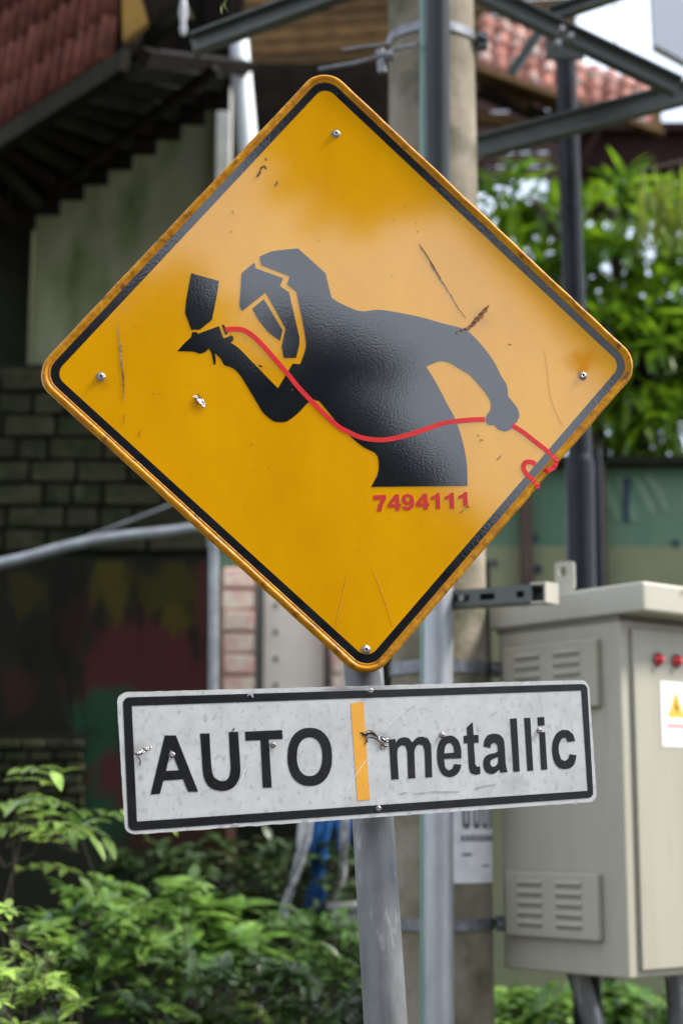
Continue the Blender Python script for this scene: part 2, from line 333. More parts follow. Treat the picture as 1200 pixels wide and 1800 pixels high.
def plant(name, label, cat, base, leaves, mesh_src, stems, n_obj=90, group=None, stem_mat=None, leafname='leaf', stuffname='foliage', inframe=True):
    """leaves: list of matrices (world); the n_obj largest in view stay objects, the rest one joined part"""
    root = thing(name, label, cat, None, group)
    def key(m):
        p = m.translation; r_ = p - CP; x = r_.x / max(r_.y, .1); z = r_.dot(UP) / max(r_.dot(FW), .1)
        vis = r_.y > .5 and abs(x) < .205 and abs(z) < .305
        return (0 if vis else 1, r_.length - random.random() * .5)
    leaves = sorted(leaves, key=key)
    for m in leaves[:n_obj]:
        o = bpy.data.objects.new(leafname, mesh_src); COL.objects.link(o); o.parent = root; o.matrix_basis = m
    rest = leaves[n_obj:]
    if rest:
        src_v = [v.co.copy() for v in mesh_src.vertices]; src_f = [tuple(p.vertices) for p in mesh_src.polygons]; vs = []; fs = []
        for m in rest:
            o_ = len(vs); vs += [tuple(m @ v) for v in src_v]; fs += [tuple(i + o_ for i in f) for f in src_f]
        me = bpy.data.meshes.new(stuffname); me.from_pydata(vs, [], fs); me.polygons.foreach_set('use_smooth', [True] * len(fs)); me.materials.append(mesh_src.materials[0])
        o = link(stuffname, me, root); o['kind'] = 'stuff'
    if stems:
        b = MB()
        for pts, r_ in stems: b.tube(pts, r_, 6, False)
        b.obj('stem' if cat != 'tree' else 'trunk', stem_mat or m_bark, root, fix=False)
    rebase(root, base); return root
def rosette(tip, out, n, size, spread=1.0, droop=.2, rnd=random):
    """leaflets round a shoot tip"""
    ms = []; out = Vector(out).normalized(); a0 = rnd.random() * 6.28; u = out.orthogonal().normalized(); v = out.cross(u)
    for k in range(n):
        a = a0 + k * 2.4; d = out * (.5 + .5 * rnd.random()) + (u * math.cos(a) + v * math.sin(a)) * spread + Vector((0, 0, -droop + .2 * rnd.random()))
        ms.append(leaf_matrix(Vector(tip) - out * size * .12 * k / n * 3, d, size * rnd.uniform(.7, 1.15), rnd.uniform(-.5, .5), rnd.uniform(.8, 1.1)))
    return ms
def pinnate(base, d, length, n, size, droop=.4, rnd=random):
    """a compound leaf: pairs of leaflets along an arching stalk"""
    d = Vector(d).normalized(); side = d.cross(Vector((0, 0, 1)))
    if side.length < .1: side = Vector((1, 0, 0))
    side.normalize(); ms = []; pts = []; p = Vector(base); cur = d.copy()
    for k in range(n + 1):
        pts.append(p.copy()); s_ = size * (1.0 - .35 * abs(k / n - .45))
        if k:
            for sg in (-1, 1): ms.append(leaf_matrix(p, side * sg * .9 + cur * .55 + Vector((0, 0, -.1 + .25 * rnd.random())), s_ * rnd.uniform(.85, 1.1), rnd.uniform(-.35, .35)))
        p = p + cur * length / n; cur = (cur + Vector((0, 0, -droop / n))).normalized()
    ms.append(leaf_matrix(p, cur, size, 0)); pts.append(p.copy()); return ms, pts

rnd = random.Random(5)
def shrub(name, label, centre, rx, ry, rz, n, lm, size, kind='rosette', nl=7, n_obj=90, group='shrubs growing in front of the walls', up=.6, seed=1, smat=None):
    r_ = random.Random(seed); c = Vector(centre); base = Vector((c.x, c.y, 0)); L = []; S = []
    for i in range(n):
        a = r_.random() * 6.28; e = math.asin(r_.uniform(-.35, 1)); q = r_.uniform(.45, 1.0)
        d = Vector((math.cos(a) * math.cos(e), math.sin(a) * math.cos(e), math.sin(e)))
        tip = c + Vector((d.x * rx, d.y * ry, d.z * rz)) * q * (1 + .25 * noise.noise(d * 2.3 + Vector((seed, 0, 0))))
        out = d * .8 + Vector((0, 0, up))
        if kind == 'rosette': L += rosette(tip, out, nl, size, 1., .25, r_)
        else:
            m_, pts = pinnate(tip, d + Vector((0, 0, .5)), size * 3.0, nl, size, .8, r_); L += m_
            S.append((pts, .0012))
        mid = base.lerp(tip, .5) + Vector((r_.uniform(-.05, .05), r_.uniform(-.05, .05), .08)); S.append(([base + Vector((r_.uniform(-.06, .06), 0, 0)), mid, tip], [.009, .005, .002]))
    return plant(name, label, 'shrub', base, L, lm, S, n_obj, group, smat)

# ================================================================== THE DIAMOND SIGN
YAW = R(9.5)
n_d = Vector((math.sin(YAW), -math.cos(YAW), .0)).normalized()       # the way the sign faces
O_d = P(599, 655, 2.90)
T_ = PP(568, 112, O_d, n_d); B_ = PP(649, 1202, O_d, n_d)
uy = (T_ - B_).normalized(); ux = uy.cross(n_d).normalized()
if ux.x < 0: ux = -ux
MD = Matrix.Translation(O_d) @ Matrix((ux, uy, ux.cross(uy))).transposed().to_4x4()
MDI = MD.inverted()
def S(px, py): q = MDI @ PP(px, py, O_d, n_d); return (q.x, q.y)
K = 2.9 / FPX * 1.0                                                  # metres per photo pixel on the sign
sign = thing('warning_sign', 'yellow diamond sign with a black figure spraying paint through a red hose', 'road sign', MD)
quad = [S(568, 112), S(1129, 640.5), S(649, 1202), S(54, 659)]
def wob(p, amp=.0006): return amp * noise.noise(Vector((p[0] * 18, p[1] * 18, 3.1)))
def ring(ins, rad, seg=10): return rounded(inset(quad, ins), max(rad, .004), seg)
def dense(loop, step=.012):
    out = []; n = len(loop)
    for i in range(n):
        a = Vector(loop[i]); b = Vector(loop[(i + 1) % n]); k = max(1, int((b - a).length / step))
        for j in range(k): out.append(tuple(a.lerp(b, j / k)))
    return out
R0 = .047
base_loop = dense(ring(0, R0))
# outward normals of the outer loop give every ring of the rolled rim the same point count
N = len(base_loop)
nor = []
for i in range(N):
    t = (Vector(base_loop[(i + 1) % N]) - Vector(base_loop[i - 1])).normalized(); nn = Vector((-t.y, t.x))
    if nn.dot(-Vector(base_loop[i])) < 0: nn = -nn
    nor.append(nn)
def rimring(ins, z): 
    o = []
    for i in range(N):
        p = Vector(base_loop[i]) + nor[i] * (ins + (.0011 * noise.noise(Vector((base_loop[i][0] * 22, base_loop[i][1] * 22, 1))) if ins < .011 else 0)); o.append((p.x, p.y, z))
    return o
prof = [(.010, -.020), (.001, -.019), (-.0005, -.012), (0, -.003), (.0008, .0018), (.003, .0048), (.0058, .0056), (.0085, .0042), (.0102, .0012), (.0112, .0006), (.0125, .0014), (.0138, .0012), (.0148, -.0012)]
b = MB(); rings = [rimring(a, z) for a, z in prof]; vs = [v for r_ in rings for v in r_]; fs = []
for j in range(len(rings) - 1):
    for i in range(N): fs.append((j * N + i, j * N + (i + 1) % N, (j + 1) * N + (i + 1) % N, (j + 1) * N + i))
b.add(vs, fs, True); b.obj('rim', m_rim, sign)
panel_loop = rounded(inset(quad, .0135), R0 - .011, 10)
def yellow_panel():
    b = MB(); b.poly([panel_loop], -.0025, .0015); return b.obj('panel', m_yellow, sign)
panel = yellow_panel()      # top at z = -0.001
bs_o = rounded(inset(quad, .0150), R0 - .014, 10); bs_i = rounded(inset(quad, .0288), .022, 10)
b = MB(); b.poly([bs_o, bs_i[::-1]], -.001, .0005); b.obj('border_strip', m_strip, sign)
xs = [(145, 240), (340, 295), (325, 400), (290, 570), (205, 637), (145, 637), (102, 520), (110, 430)]
A_ = lambda L: [(300 + x / 4, 420 + y / 4) for x, y in L]
B2 = lambda L: [(580 + x / 4, 520 + y / 4) for x, y in L]
C8 = lambda L: [(800 + x / 3, 400 + y / 3) for x, y in L]
CC = lambda L: [(640 + x * .3, 680 + y * .3) for x, y in L]
def on_sign(L): return [S(*p) for p in L]
def decal(name, loops, mat, z=-.001, th=.0006, parent=sign, sm=True, proj=on_sign, sharp=R(38)):
    ls = [proj(smooth_loop(L, sharp=sharp) if sm else L) for L in loops]; b = MB(); b.poly(ls, z, th); return b.obj(name, mat, parent)
fig = tag(thing('tmp', '', ''), None); bpy.data.objects.remove(fig)
decal('paint_cup', [A_(xs)], m_black, sharp=R(20))
body = A_([(627, 122), (715, 86), (895, 66), (1088, 240), (1130, 412)]) + B2([(60, 45), (205, 106), (325, 98), (430, 108), (640, 150), (780, 190), (930, 228), (970, 248), (1060, 340), (1150, 460), (1200, 560)]) + \
    C8([(270, 830), (278, 890), (325, 950), (338, 990), (325, 1025), (298, 1042), (294, 1062), (265, 1075), (225, 1062), (205, 1040), (175, 1041), (158, 1020), (165, 990), (185, 960), (188, 930), (180, 905), (150, 860), (80, 780), (30, 748)]) + \
    B2([(850, 475), (800, 458), (750, 463), (675, 495), (750, 620), (820, 755), (885, 880), (935, 1040), (960, 1180), (965, 1335), (290, 1343), (335, 1250), (342, 1180), (335, 1130), (310, 1100), (230, 1060), (140, 985), (60, 905), (0, 830)]) + \
    A_([(1045, 1140), (1010, 1130), (970, 1145), (900, 1220), (820, 1280), (770, 1287), (720, 1278), (650, 1220), (600, 1140), (540, 1040), (490, 960), (440, 910), (375, 885), (350, 840), (310, 800), (318, 850), (315, 882), (303, 882), (298, 850), (285, 800), (270, 770), (240, 795), (205, 807), (160, 792), (48, 788), (95, 735), (145, 690), (152, 655), (190, 655), (190, 667), (340, 612), (370, 694), (378, 698), (430, 676), (442, 690), (440, 715), (420, 727), (480, 768), (560, 850), (755, 1050), (858, 876), (912, 880), (952, 735), (884, 370), (820, 318), (838, 262), (635, 182)])
decal('figure_body', [body], m_black, sharp=R(30))
decal('figure_mask', [A_([(590, 165), (597, 205), (792, 275), (768, 330), (832, 375), (905, 690), (905, 740), (882, 835), (795, 835), (780, 755), (808, 630), (668, 375), (503, 505), (485, 472), (500, 238)])], m_black, sharp=R(12), sm=False)
decal('figure_mouthpiece', [A_([(655, 422), (787, 640), (770, 715), (700, 665), (650, 610), (610, 555), (575, 488)])], m_black, sharp=R(24))
decal('hose_connector', [A_([(360, 602), (375, 602), (400, 660), (395, 672), (383, 668)])], m_black, sm=False)
def hose(name, L, wpx, hts=None):
    c = smooth_open(L, 5); A, B = ribbon([S(*p) for p in c], wpx * K); n = len(A); b = MB(); vs = []; fs = []
    for i in range(n):
        q = Vector(A[i]) * .5 + Vector(B[i]) * .5
        z = -.0001
        # rides over the rolled rim where it crosses it
        d = min((Vector(base_loop[j]) - q).length for j in range(0, N, 1)); inside = d
        if d < .0155: z = [.0060, .0060, .0062, .0050, .0022, .0019][min(5, int(d / .0026))] + .0004
        vs += [(A[i][0], A[i][1], z), (B[i][0], B[i][1], z), (A[i][0], A[i][1], z - .0012), (B[i][0], B[i][1], z - .0012)]
        if i: k = 4 * i; fs += [(k - 4, k - 3, k + 1, k), (k - 2, k - 4, k, k + 2), (k - 3, k - 1, k + 3, k + 1)]
    b.add(vs, fs); return b.obj(name, m_red, sign)
hose('hose', A_([(385, 637), (450, 632), (510, 640), (570, 675), (640, 740), (720, 830), (820, 945), (900, 1045), (1000, 1150), (1100, 1250), (1180, 1320)]) + B2([(110, 948), (200, 990), (300, 1010), (400, 1010), (520, 985), (650, 945), (780, 900), (880, 882), (1000, 870), (1086, 868)]), 8.8)
hose('hose', CC([(865, 225), (930, 265), (1000, 320), (1070, 375), (1108, 415), (1118, 440), (1100, 480), (1045, 500)]), 8.6)
hose('hose', CC([(1003, 453), (975, 439), (940, 445), (932, 475), (950, 510), (985, 545), (1004, 572), (1010, 598)]), 8.6)
seven = [(53, 636), (127, 632), (128, 655), (110, 690), (100, 728), (75, 731), (82, 695), (98, 660), (55, 663)]
four = [(180, 630), (203, 629), (206, 686), (216, 686), (217, 704), (207, 705), (207, 724), (182, 725), (181, 706), (138, 708), (137, 688)]; fourh = [(181, 662), (162, 687), (182, 686)]
nine = [(255, 625), (282, 637), (292, 665), (290, 695), (275, 717), (252, 724), (230, 718), (221, 702), (244, 698), (252, 705), (264, 698), (268, 685), (250, 692), (228, 684), (218, 662), (228, 635)]
nineh = [(255 + 12 * math.cos(t * math.pi / 6), 658 + 15 * math.sin(t * math.pi / 6)) for t in range(12)]
one = [(425, 622), (442, 621), (445, 715), (419, 716), (416, 655), (391, 664), (390, 645), (412, 636)]
sh = lambda L, dx, dy: [(x + dx, y + dy) for x, y in L]
for nm, loops, s_ in (('digit', [seven], False), ('digit', [four, fourh], False), ('digit', [nine, nineh], True), ('digit', [sh(four, 165, -5), sh(fourh, 165, -5)], False),
                  ('digit', [one], False), ('digit', [sh(one, 82, -2)], False), ('digit', [sh(one, 161, -6)[:3] + [(600, 690), (592, 698), (580, 700)] + sh(one, 161, -6)[4:]], False)):
    decal(nm, [CC(L) for L in loops], m_redtxt, sm=s_)
def bolt(parent, xy, z, r_=.0068):
    b = MB(); n = 16
    for q, (rr, zz) in enumerate([(r_ * 1.25, z), (r_ * 1.2, z + .0008), (r_, z + .0012), (r_ * .9, z + .003), (r_ * .55, z + .0042), (r_ * .32, z + .0044), (r_ * .28, z + .0026)]):
        b.add([(xy[0] + rr * math.cos(2 * math.pi * k / n), xy[1] + rr * math.sin(2 * math.pi * k / n), zz) for k in range(n)], [])
    fs = [(j * n + k, j * n + (k + 1) % n, (j + 1) * n + (k + 1) % n, (j + 1) * n + k) for j in range(6) for k in range(n)]
    b.f = fs; b.sm = [True] * len(fs); o = b.obj('bolt', m_bolt, parent)
    h = MB(); h.add([(xy[0] + r_ * .30 * math.cos(2 * math.pi * k / 8), xy[1] + r_ * .30 * math.sin(2 * math.pi * k / 8), z + .0028) for k in range(8)], [tuple(range(8))])
    c = h.obj('bolt_socket', m_hole, o, fix=False); return o
def lbolt(parent, xy, z, r_): return bolt(parent, xy, z, r_)
for px, py in ((590, 235), (177.5, 662), (1023.5, 660.5), (643, 1142)): bolt(sign, S(px, py), -.001, .0066)
def scratch(name, L, w_, mat, parent=sign, proj=None, z=-.0004, k=4):
    c = smooth_open(L, k); n = len(c); r2 = random.Random(len(L) + int(L[0][0]))
    ws = [max(.25, w_ * (math.sin(math.pi * (i + .3) / n) ** .6) * r2.uniform(.45, 1.25)) for i in range(n)]
    c = [(x + r2.uniform(-.32, .32) * w_ ** .7, y + r2.uniform(-.32, .32) * w_ ** .7) for x, y in c]
    A, B = ribbon(c, ws); lp = A + B[::-1]; b = MB(); b.poly([[(proj or S)(*p) for p in lp]], z, .0003); return b.obj(name, mat, parent)
scratch('scratch', [(735, 427), (750, 450), (770, 485), (792, 518), (806, 545)], 3.6, m_scr, z=-.0008)
scratch('scratch', [(738, 431), (755, 457), (775, 490)], 1.8, m_rust, z=-.0004)
scratch('scratch', [(806, 543), (812, 551), (819, 560)], 1.2, m_rustl)
scratch('rust_mark', [(800, 584), (812, 580), (822, 577), (832, 568), (842, 556), (850, 545), (858, 537)], 6.5, m_rust, z=.0001)
scratch('rust_mark', [(832, 566), (840, 560), (848, 551), (857, 541)], 9, m_rustl, z=-.0005)
scratch('rust_mark', [(801, 584), (803, 588)], 2.5, m_rust, z=.0001)
scratch('scratch', [(207, 569), (209, 585), (211, 605), (213, 632), (216, 655), (217, 680), (218, 706)], 3.2, m_scr)
scratch('scratch', [(213, 640), (217, 660), (218, 690)], 2.2, m_rust, z=-.0001)
scratch('scratch', [(218, 728), (219, 745)], 1.2, m_rust); scratch('scratch', [(246, 756), (245, 768)], 1.2, m_rust)
scratch('torn_patch', [(341, 697), (347, 700), (354, 706), (360, 715)], 10, m_silver, z=.0006)
scratch('torn_patch', [(343, 699), (345, 706), (349, 711)], 4, m_rust, z=.0010); scratch('torn_patch', [(348, 692), (352, 699)], 2, m_rust, z=.0010)
for L, w_ in (([(451, 310), (455, 305), (458, 300)], 5), ([(457, 298), (464, 292), (468, 297)], 4), ([(466, 278), (469, 282)], 4), ([(484, 327), (487, 322), (488, 319)], 3.5), ([(816, 893), (821, 890), (824, 893)], 2.5), ([(808, 902), (814, 897)], 2),
              ([(838, 765), (842, 766)], 2), ([(842, 773), (849, 774)], 2), ([(455, 642), (461, 645)], 3), ([(892, 604), (899, 606)], 1.5), ([(408, 369), (411, 377)], 1.2), ([(872, 808), (878, 804), (880, 800)], 1.6)):
    scratch('dirt_mark', L, w_, m_rust if w_ != 3 else m_ink)
for L in (([(956, 615), (962, 650), (966, 690), (975, 720), (990, 750)]), ([(610, 1010), (600, 1060), (588, 1110)]), ([(655, 1000), (675, 1050), (690, 1100)])):
    scratch('faint_scratch', L, .9, m_palescr, z=-.0008)
r3 = random.Random(3)
b = MB()
for i in range(150):
    u_, v_ = r3.uniform(-.36, .36), r3.uniform(-.36, .36)
    if abs(u_) + abs(v_) > .46: continue
    r_ = r3.choice([.0004, .0005, .0007, .0011]); e_ = r3.uniform(.6, 1.8)
    b.add([(u_ + r_ * math.cos(a) * 1, v_ + r_ * math.sin(a) * e_, -.0003) for a in (0, 1.2, 2.5, 3.8, 5)], [(0, 1, 2, 3, 4)])
tag(b.obj('grime_specks', m_rust, sign, fix=False), kind='stuff')
blot(m_yellow, [(*S(1024, 632), .050, .030, .9), (*S(1023, 650), .018, .022, .9)], (.50, .20, .002), True)
blot(m_yellow, [(*S(350, 712), .02, .025, .5), (*S(845, 560), .03, .03, .35), (*S(177, 672), .02, .02, .4), (*S(643, 1150), .02, .015, .35)], (.26, .10, .01))

# ================================================================== THE NAME PLATE
YAWP = R(17)
n_p = Vector((math.sin(YAWP), -math.cos(YAWP), 0)).normalized(); O_p = P(630, 1330, 2.86)
uyp = Vector((0, 0, 1)); uxp = uyp.cross(n_p).normalized()
if uxp.x < 0: uxp = -uxp
rolln = PP(1041, 1302, O_p, n_p) - PP(214, 1342, O_p, n_p); rolln.normalize(); uxp = rolln; uyp = n_p.cross(uxp) * 1.0
if uyp.z < 0: uyp = -uyp
MP = Matrix.Translation(O_p) @ Matrix((uxp, uyp, uxp.cross(uyp))).transposed().to_4x4(); MPI = MP.inverted()
def SP(px, py): q = MPI @ PP(px, py, O_p, n_p); return (q.x, q.y)
def on_plate(L): return [SP(*p) for p in L]
plate = thing('name_plate', 'white rectangular plate lettered AUTO metallic, fixed under the yellow diamond', 'sign plate', MP)
pc = on_plate([(206, 1217), (1034, 1195), (1049, 1409), (221, 1468)])
lp = dense(rounded(pc, .016, 6), .006); r4 = random.Random(9)
lp = [(x + .0006 * noise.noise(Vector((x * 90, y * 90, 0))), y + .0009 * noise.noise(Vector((x * 70, y * 90, 5)))) for x, y in lp]
b = MB(); b.poly([lp], -.004, .004); b.poly([[p for p in lp]], -.004, 0); b.obj('panel', m_white, plate)
oc = rounded(on_plate([(216, 1226), (1031, 1202), (1042, 1402), (226, 1461)]), .010, 5); ic = on_plate([(232, 1241), (1020.5, 1213.7), (1032, 1390), (241, 1444)])
b = MB(); b.poly([oc, ic[::-1]], 0, .0005); b.obj('border_strip', m_ink, plate)
Q4 = lambda L: [(200 + x / 2.727, 1190 + y / 2.727) for x, y in L]; Q5 = lambda L: [(600 + x / 2.609, 1180 + y / 2.609) for x, y in L]
def ell(cx, cy, rx, ry, n=28, p=2.25): return [(cx + rx * math.copysign(abs(math.cos(t)) ** (2 / p), math.cos(t)), cy + ry * math.copysign(abs(math.sin(t)) ** (2 / p), math.sin(t))) for t in [2 * math.pi * k / n for k in range(n)]]
def letter(loops, q, mat=m_ink, nm='letter', sm=True, sharp=R(36)): decal(nm, [q(L) for L in loops], mat, 0, .0005, plate, sm, on_plate, sharp)
letter([[(245, 280), (298, 280), (405, 550), (356, 550), (332, 490), (238, 497), (222, 560), (177, 563)], [(273, 345), (313, 447), (252, 450)]], Q4, sm=False)
letter([[(414, 271), (459, 270), (466, 400), (472, 455), (482, 482), (510, 498), (535, 497), (552, 480), (560, 440), (557, 380), (551, 264), (596, 262), (605, 400), (607, 450), (600, 490), (578, 525), (545, 543), (510, 546), (470, 535), (443, 508), (428, 460), (422, 380)]], Q4)
letter([[(629, 262), (807, 254), (809, 297), (743, 300), (757, 530), (714, 531), (703, 303), (632, 306)]], Q4, sm=False)
letter([ell(939, 383, 107, 140), ell(938, 382, 61, 93)], Q4, sm=False)
letter([[(42, 147), (100, 141), (130, 588), (73, 593)]], Q5, m_yelbar, 'yellow_bar', False)
letter([[(217, 313), (246, 310), (249, 328), (262, 310), (285, 302), (308, 306), (324, 326), (345, 305), (370, 300), (395, 308), (407, 330), (411, 350), (415, 485), (384, 487), (380, 365), (372, 340), (355, 335), (340, 345), (334, 370), (338, 490), (305, 492), (300, 368), (292, 343), (275, 339), (260, 350), (255, 375), (262, 494), (228, 497)]], Q5)
letter([[(549, 399), (547, 355), (535, 318), (512, 298), (490, 295), (462, 305), (443, 335), (437, 380), (442, 430), (460, 470), (490, 485), (520, 478), (540, 458), (549, 428), (515, 425), (508, 445), (490, 455), (475, 440), (470, 402)], [(470, 376), (475, 345), (490, 328), (503, 332), (513, 350), (515, 373)]], Q5, sharp=R(44))
letter([[(600, 232), (605, 292), (627, 291), (628, 327), (606, 328), (612, 425), (620, 438), (634, 436), (636, 470), (615, 475), (592, 468), (583, 445), (577, 330), (560, 331), (559, 296), (575, 294), (573, 258)]], Q5, sm=False)
letter([[(650, 345), (655, 315), (672, 293), (700, 286), (725, 292), (742, 312), (747, 345), (752, 425), (760, 462), (727, 465), (722, 450), (705, 466), (682, 471), (660, 460), (649, 432), (653, 400), (672, 382), (700, 375), (716, 368), (713, 340), (700, 327), (685, 335), (681, 352)], [(717, 393), (716, 420), (704, 435), (690, 438), (681, 425), (683, 408), (700, 399)]], Q5, sharp=R(50))
letter([[(771, 218), (802, 215), (816, 459), (787, 461)]], Q5, sm=False); letter([[(836, 214), (864, 213), (878, 455), (851, 457)]], Q5, sm=False)
letter([[(905, 281), (932, 278), (942, 450), (914, 452)]], Q5, sm=False); letter([[(897, 211), (928, 209), (930, 248), (899, 250)]], Q5, nm='letter_dot', sm=False)
letter([[(1070, 320), (1060, 290), (1038, 270), (1010, 268), (985, 285), (968, 320), (964, 365), (972, 410), (990, 438), (1015, 448), (1045, 444), (1066, 425), (1076, 385), (1045, 380), (1038, 402), (1022, 412), (1005, 403), (995, 370), (996, 335), (1010, 306), (1025, 304), (1036, 325)]], Q5)
for p in Q4([(280, 373), (763, 325)]) + Q5([(133, 90), (170, 630), (460, 293), (905, 272)]): bolt(plate, SP(*p), .0003, .0042)
sp_ = lambda nm, L, w_, mat, z=.0008: scratch(nm, L, w_, mat, plate, SP, z)
sp_('torn_patch', [(234, 1330), (240, 1326), (250, 1322), (258, 1316), (267, 1313)], 6, m_silver); sp_('torn_patch', [(243, 1330), (247, 1338), (246, 1346)], 2.5, m_ink)
sp_('torn_patch', [(235, 1324), (245, 1326), (252, 1320)], 2.4, m_ink, .0013); sp_('torn_patch', [(250, 1313), (257, 1318), (266, 1316)], 1.6, m_ink, .0013)
sp_('torn_patch', [(631, 1287), (642, 1291), (652, 1289), (664, 1296)], 5, m_ink); sp_('torn_patch', [(634, 1292), (643, 1298), (642, 1309)], 5, m_rust, .0013); sp_('torn_patch', [(640, 1286), (652, 1285), (660, 1290)], 2.2, m_rust, .0015); sp_('torn_patch', [(645, 1296), (655, 1297), (666, 1302)], 2.5, m_ink, .0015); sp_('torn_patch', [(662, 1299), (668, 1308), (670, 1318)], 3, m_rust, .0016)
sp_('torn_patch', [(666, 1296), (674, 1300), (678, 1308), (672, 1314)], 13, m_silver); sp_('torn_patch', [(668, 1293), (673, 1302), (682, 1305)], 3.4, m_ink, .0013); sp_('torn_patch', [(665, 1303), (672, 1310), (680, 1313)], 2.4, m_ink, .0013)
for L in ([(701, 1394), (718, 1393)], [(727, 1394), (748, 1393)], [(750, 1391), (778, 1391), (808, 1390)], [(834, 1386), (850, 1381), (872, 1378)]): sp_('scratch', L, 1.5, m_stickb, .0006)
sp_('scratch', [(407, 1287), (411, 1282), (410, 1279)], 2, m_ink)
for L in ([(668, 1292), (690, 1268), (730, 1236)], [(420, 1380), (432, 1350), (440, 1345)], [(600, 1400), (640, 1340), (662, 1310)]): sp_('faint_scratch', L, 1.1, m_poster, .0007)
for L in ([(383, 1455), (389, 1452), (394, 1454)], [(404, 1452), (416, 1449), (420, 1452)], [(531, 1445), (537, 1441), (541, 1444)], [(434, 1224), (440, 1219), (445, 1226)], [(1008, 1413), (1014, 1410)], [(716, 1432), (722, 1429)], [(640, 1213), (650, 1211)]): sp_('chip', L, 4.5, m_stickb, .0009)
b = MB()
for i in range(110):
    px, py = r3.uniform(240, 1025), r3.uniform(1225, 1430); u_, v_ = SP(px, py); r_ = r3.choice([.0004, .0005, .0008])
    b.add([(u_ + r_ * math.cos(a), v_ + r_ * math.sin(a), .0007) for a in (0, 1.2, 2.5, 3.8, 5)], [(0, 1, 2, 3, 4)])
tag(b.obj('grime_specks', m_rust, plate, fix=False), kind='stuff')
blot(m_white, [(*SP(672, 1303), .03, .025, .5), (*SP(640, 1212), .10, .02, .6), (*SP(235, 1320), .03, .03, .4), (*SP(905, 1375), .03, .02, .3), (*SP(600, 1215), .06, .012, .5)], (.10, .09, .08))

# the post behind both
pt, pb = P(636, 1130, 2.985), P(677.5, 1800, 2.93)
dirp = (pt - pb).normalized(); foot = pb + dirp * (-(pb.z) / dirp.z); topp = P(584, 260, 3.02)
po = thing('sign_post', 'round galvanised steel post carrying the yellow diamond and the white plate', 'post')
b = MB(); pts = [foot.lerp(pt, t / 8) for t in range(9)] + [pt.lerp(topp, .3), pt.lerp(topp, .65), topp]; b.tube(pts, [.0372] * 5 + [.0365, .0358, .035, .0345] + [.034] * 3, 40); b.obj('tube', m_galv, po)
b = MB(); dm = n_d * -1
for c in (P(643, 1142, 2.935), P(590, 235, 2.955), P(652, 1216, 2.93), P(665, 1421, 2.90)):
    b.tube([c - n_d * .03, c + n_d * .0], .004, 8)
b.obj('fixing_bolt', m_band, po); rebase(po, foot)

# ================================================================== CONCRETE POLE WITH PIPE
D = 5.0
cp = thing('utility_pole', 'thick grey concrete utility pole behind the yellow sign, paper notice pasted on it', 'utility pole')
def axis(px_top, px_bot, d, y0=-60, y1=1800, extend=True):
    a, b_ = P(px_bot, y1, d), P(px_top, y0, d); t = (b_ - a).normalized(); f_ = a - t * (a.z / t.z); return f_, b_ + t * .8
fa, fb = axis(757, 780, D, 0, 1800)
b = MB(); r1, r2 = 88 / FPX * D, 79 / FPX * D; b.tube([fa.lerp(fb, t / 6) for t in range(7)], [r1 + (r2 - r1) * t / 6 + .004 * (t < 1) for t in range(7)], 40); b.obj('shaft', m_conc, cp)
def on_axis(py): 
    best = min((abs((CP + 0 * CP).z), 0),); lo_, hi_ = 0., 1.
    for _ in range(40):
        m_ = (lo_ + hi_) / 2; q = fa.lerp(fb, m_) - CP; y_ = 900 - FPX * q.dot(UP) / q.dot(FW)
        if y_ > py: lo_ = m_
        else: hi_ = m_
    return fa.lerp(fb, m_), r1 + (r2 - r1) * m_
ax = (fb - fa).normalized()
for py, h in ((1622, .03), (1178, .036), (78, .03)):
    c, r_ = on_axis(py); b = MB(); b.tube([c - ax * h / 2, c + ax * h / 2], r_ + .006, 40)
    o = b.obj('clamp_band', m_band, cp)
    k = MB(); q = c + Vector((r_ + .008, -.02, 0)); k.box(q - Vector((.0, .02, .022)), q + Vector((.03, .02, .022))); k.tube([q + Vector((.005, -.05, 0)), q + Vector((.005, .05, 0))], .007, 8); k.tube([q + Vector((.02, -.04, 0)), q + Vector((.02, .04, 0))], .010, 6); k.obj('clamp_bolt', m_band, o)
# notice wrapped on the shaft
b = MB(); inkb = MB(); c0, r_ = on_axis(1550); c1, _ = on_axis(1395); nseg = 14
def cyl_pt(t, ang, rad): c = c0.lerp(c1, t); return c + Vector((math.cos(ang) * rad, math.sin(ang) * rad, 0))
a0, a1 = R(-82), R(-4)
for i in range(nseg):
    x0 = a0 + (a1 - a0) * i / nseg; x1 = a0 + (a1 - a0) * (i + 1) / nseg
    b.quad(cyl_pt(0, x0, r_ + .002), cyl_pt(0, x1, r_ + .002), cyl_pt(1, x1, r_ + .002), cyl_pt(1, x0, r_ + .002))
o = b.obj('paper_notice', m_poster, cp)
def strip(t0, t1, g0, g1):
    x0 = a0 + (a1 - a0) * g0; x1 = a0 + (a1 - a0) * g1; q_ = MB(); q_.quad(cyl_pt(t0, x0, r_ + .0035), cyl_pt(t0, x1, r_ + .0035), cyl_pt(t1, x1, r_ + .0035), cyl_pt(t1, x0, r_ + .0035)); q_.obj('printed_letter', m_posterink, o)
for g0 in (.16, .24, .34, .43, .52, .62, .74, .82): strip(.62, .86, g0, g0 + .045)
for g0 in (.18, .36, .56, .72): strip(.60, .66, g0, g0 + .08)
for g0 in [k * .07 + .14 for k in range(11)]: strip(.46, .53, g0, g0 + .045)
strip(.30, .33, .16, .3); strip(.18, .2, .5, .7);
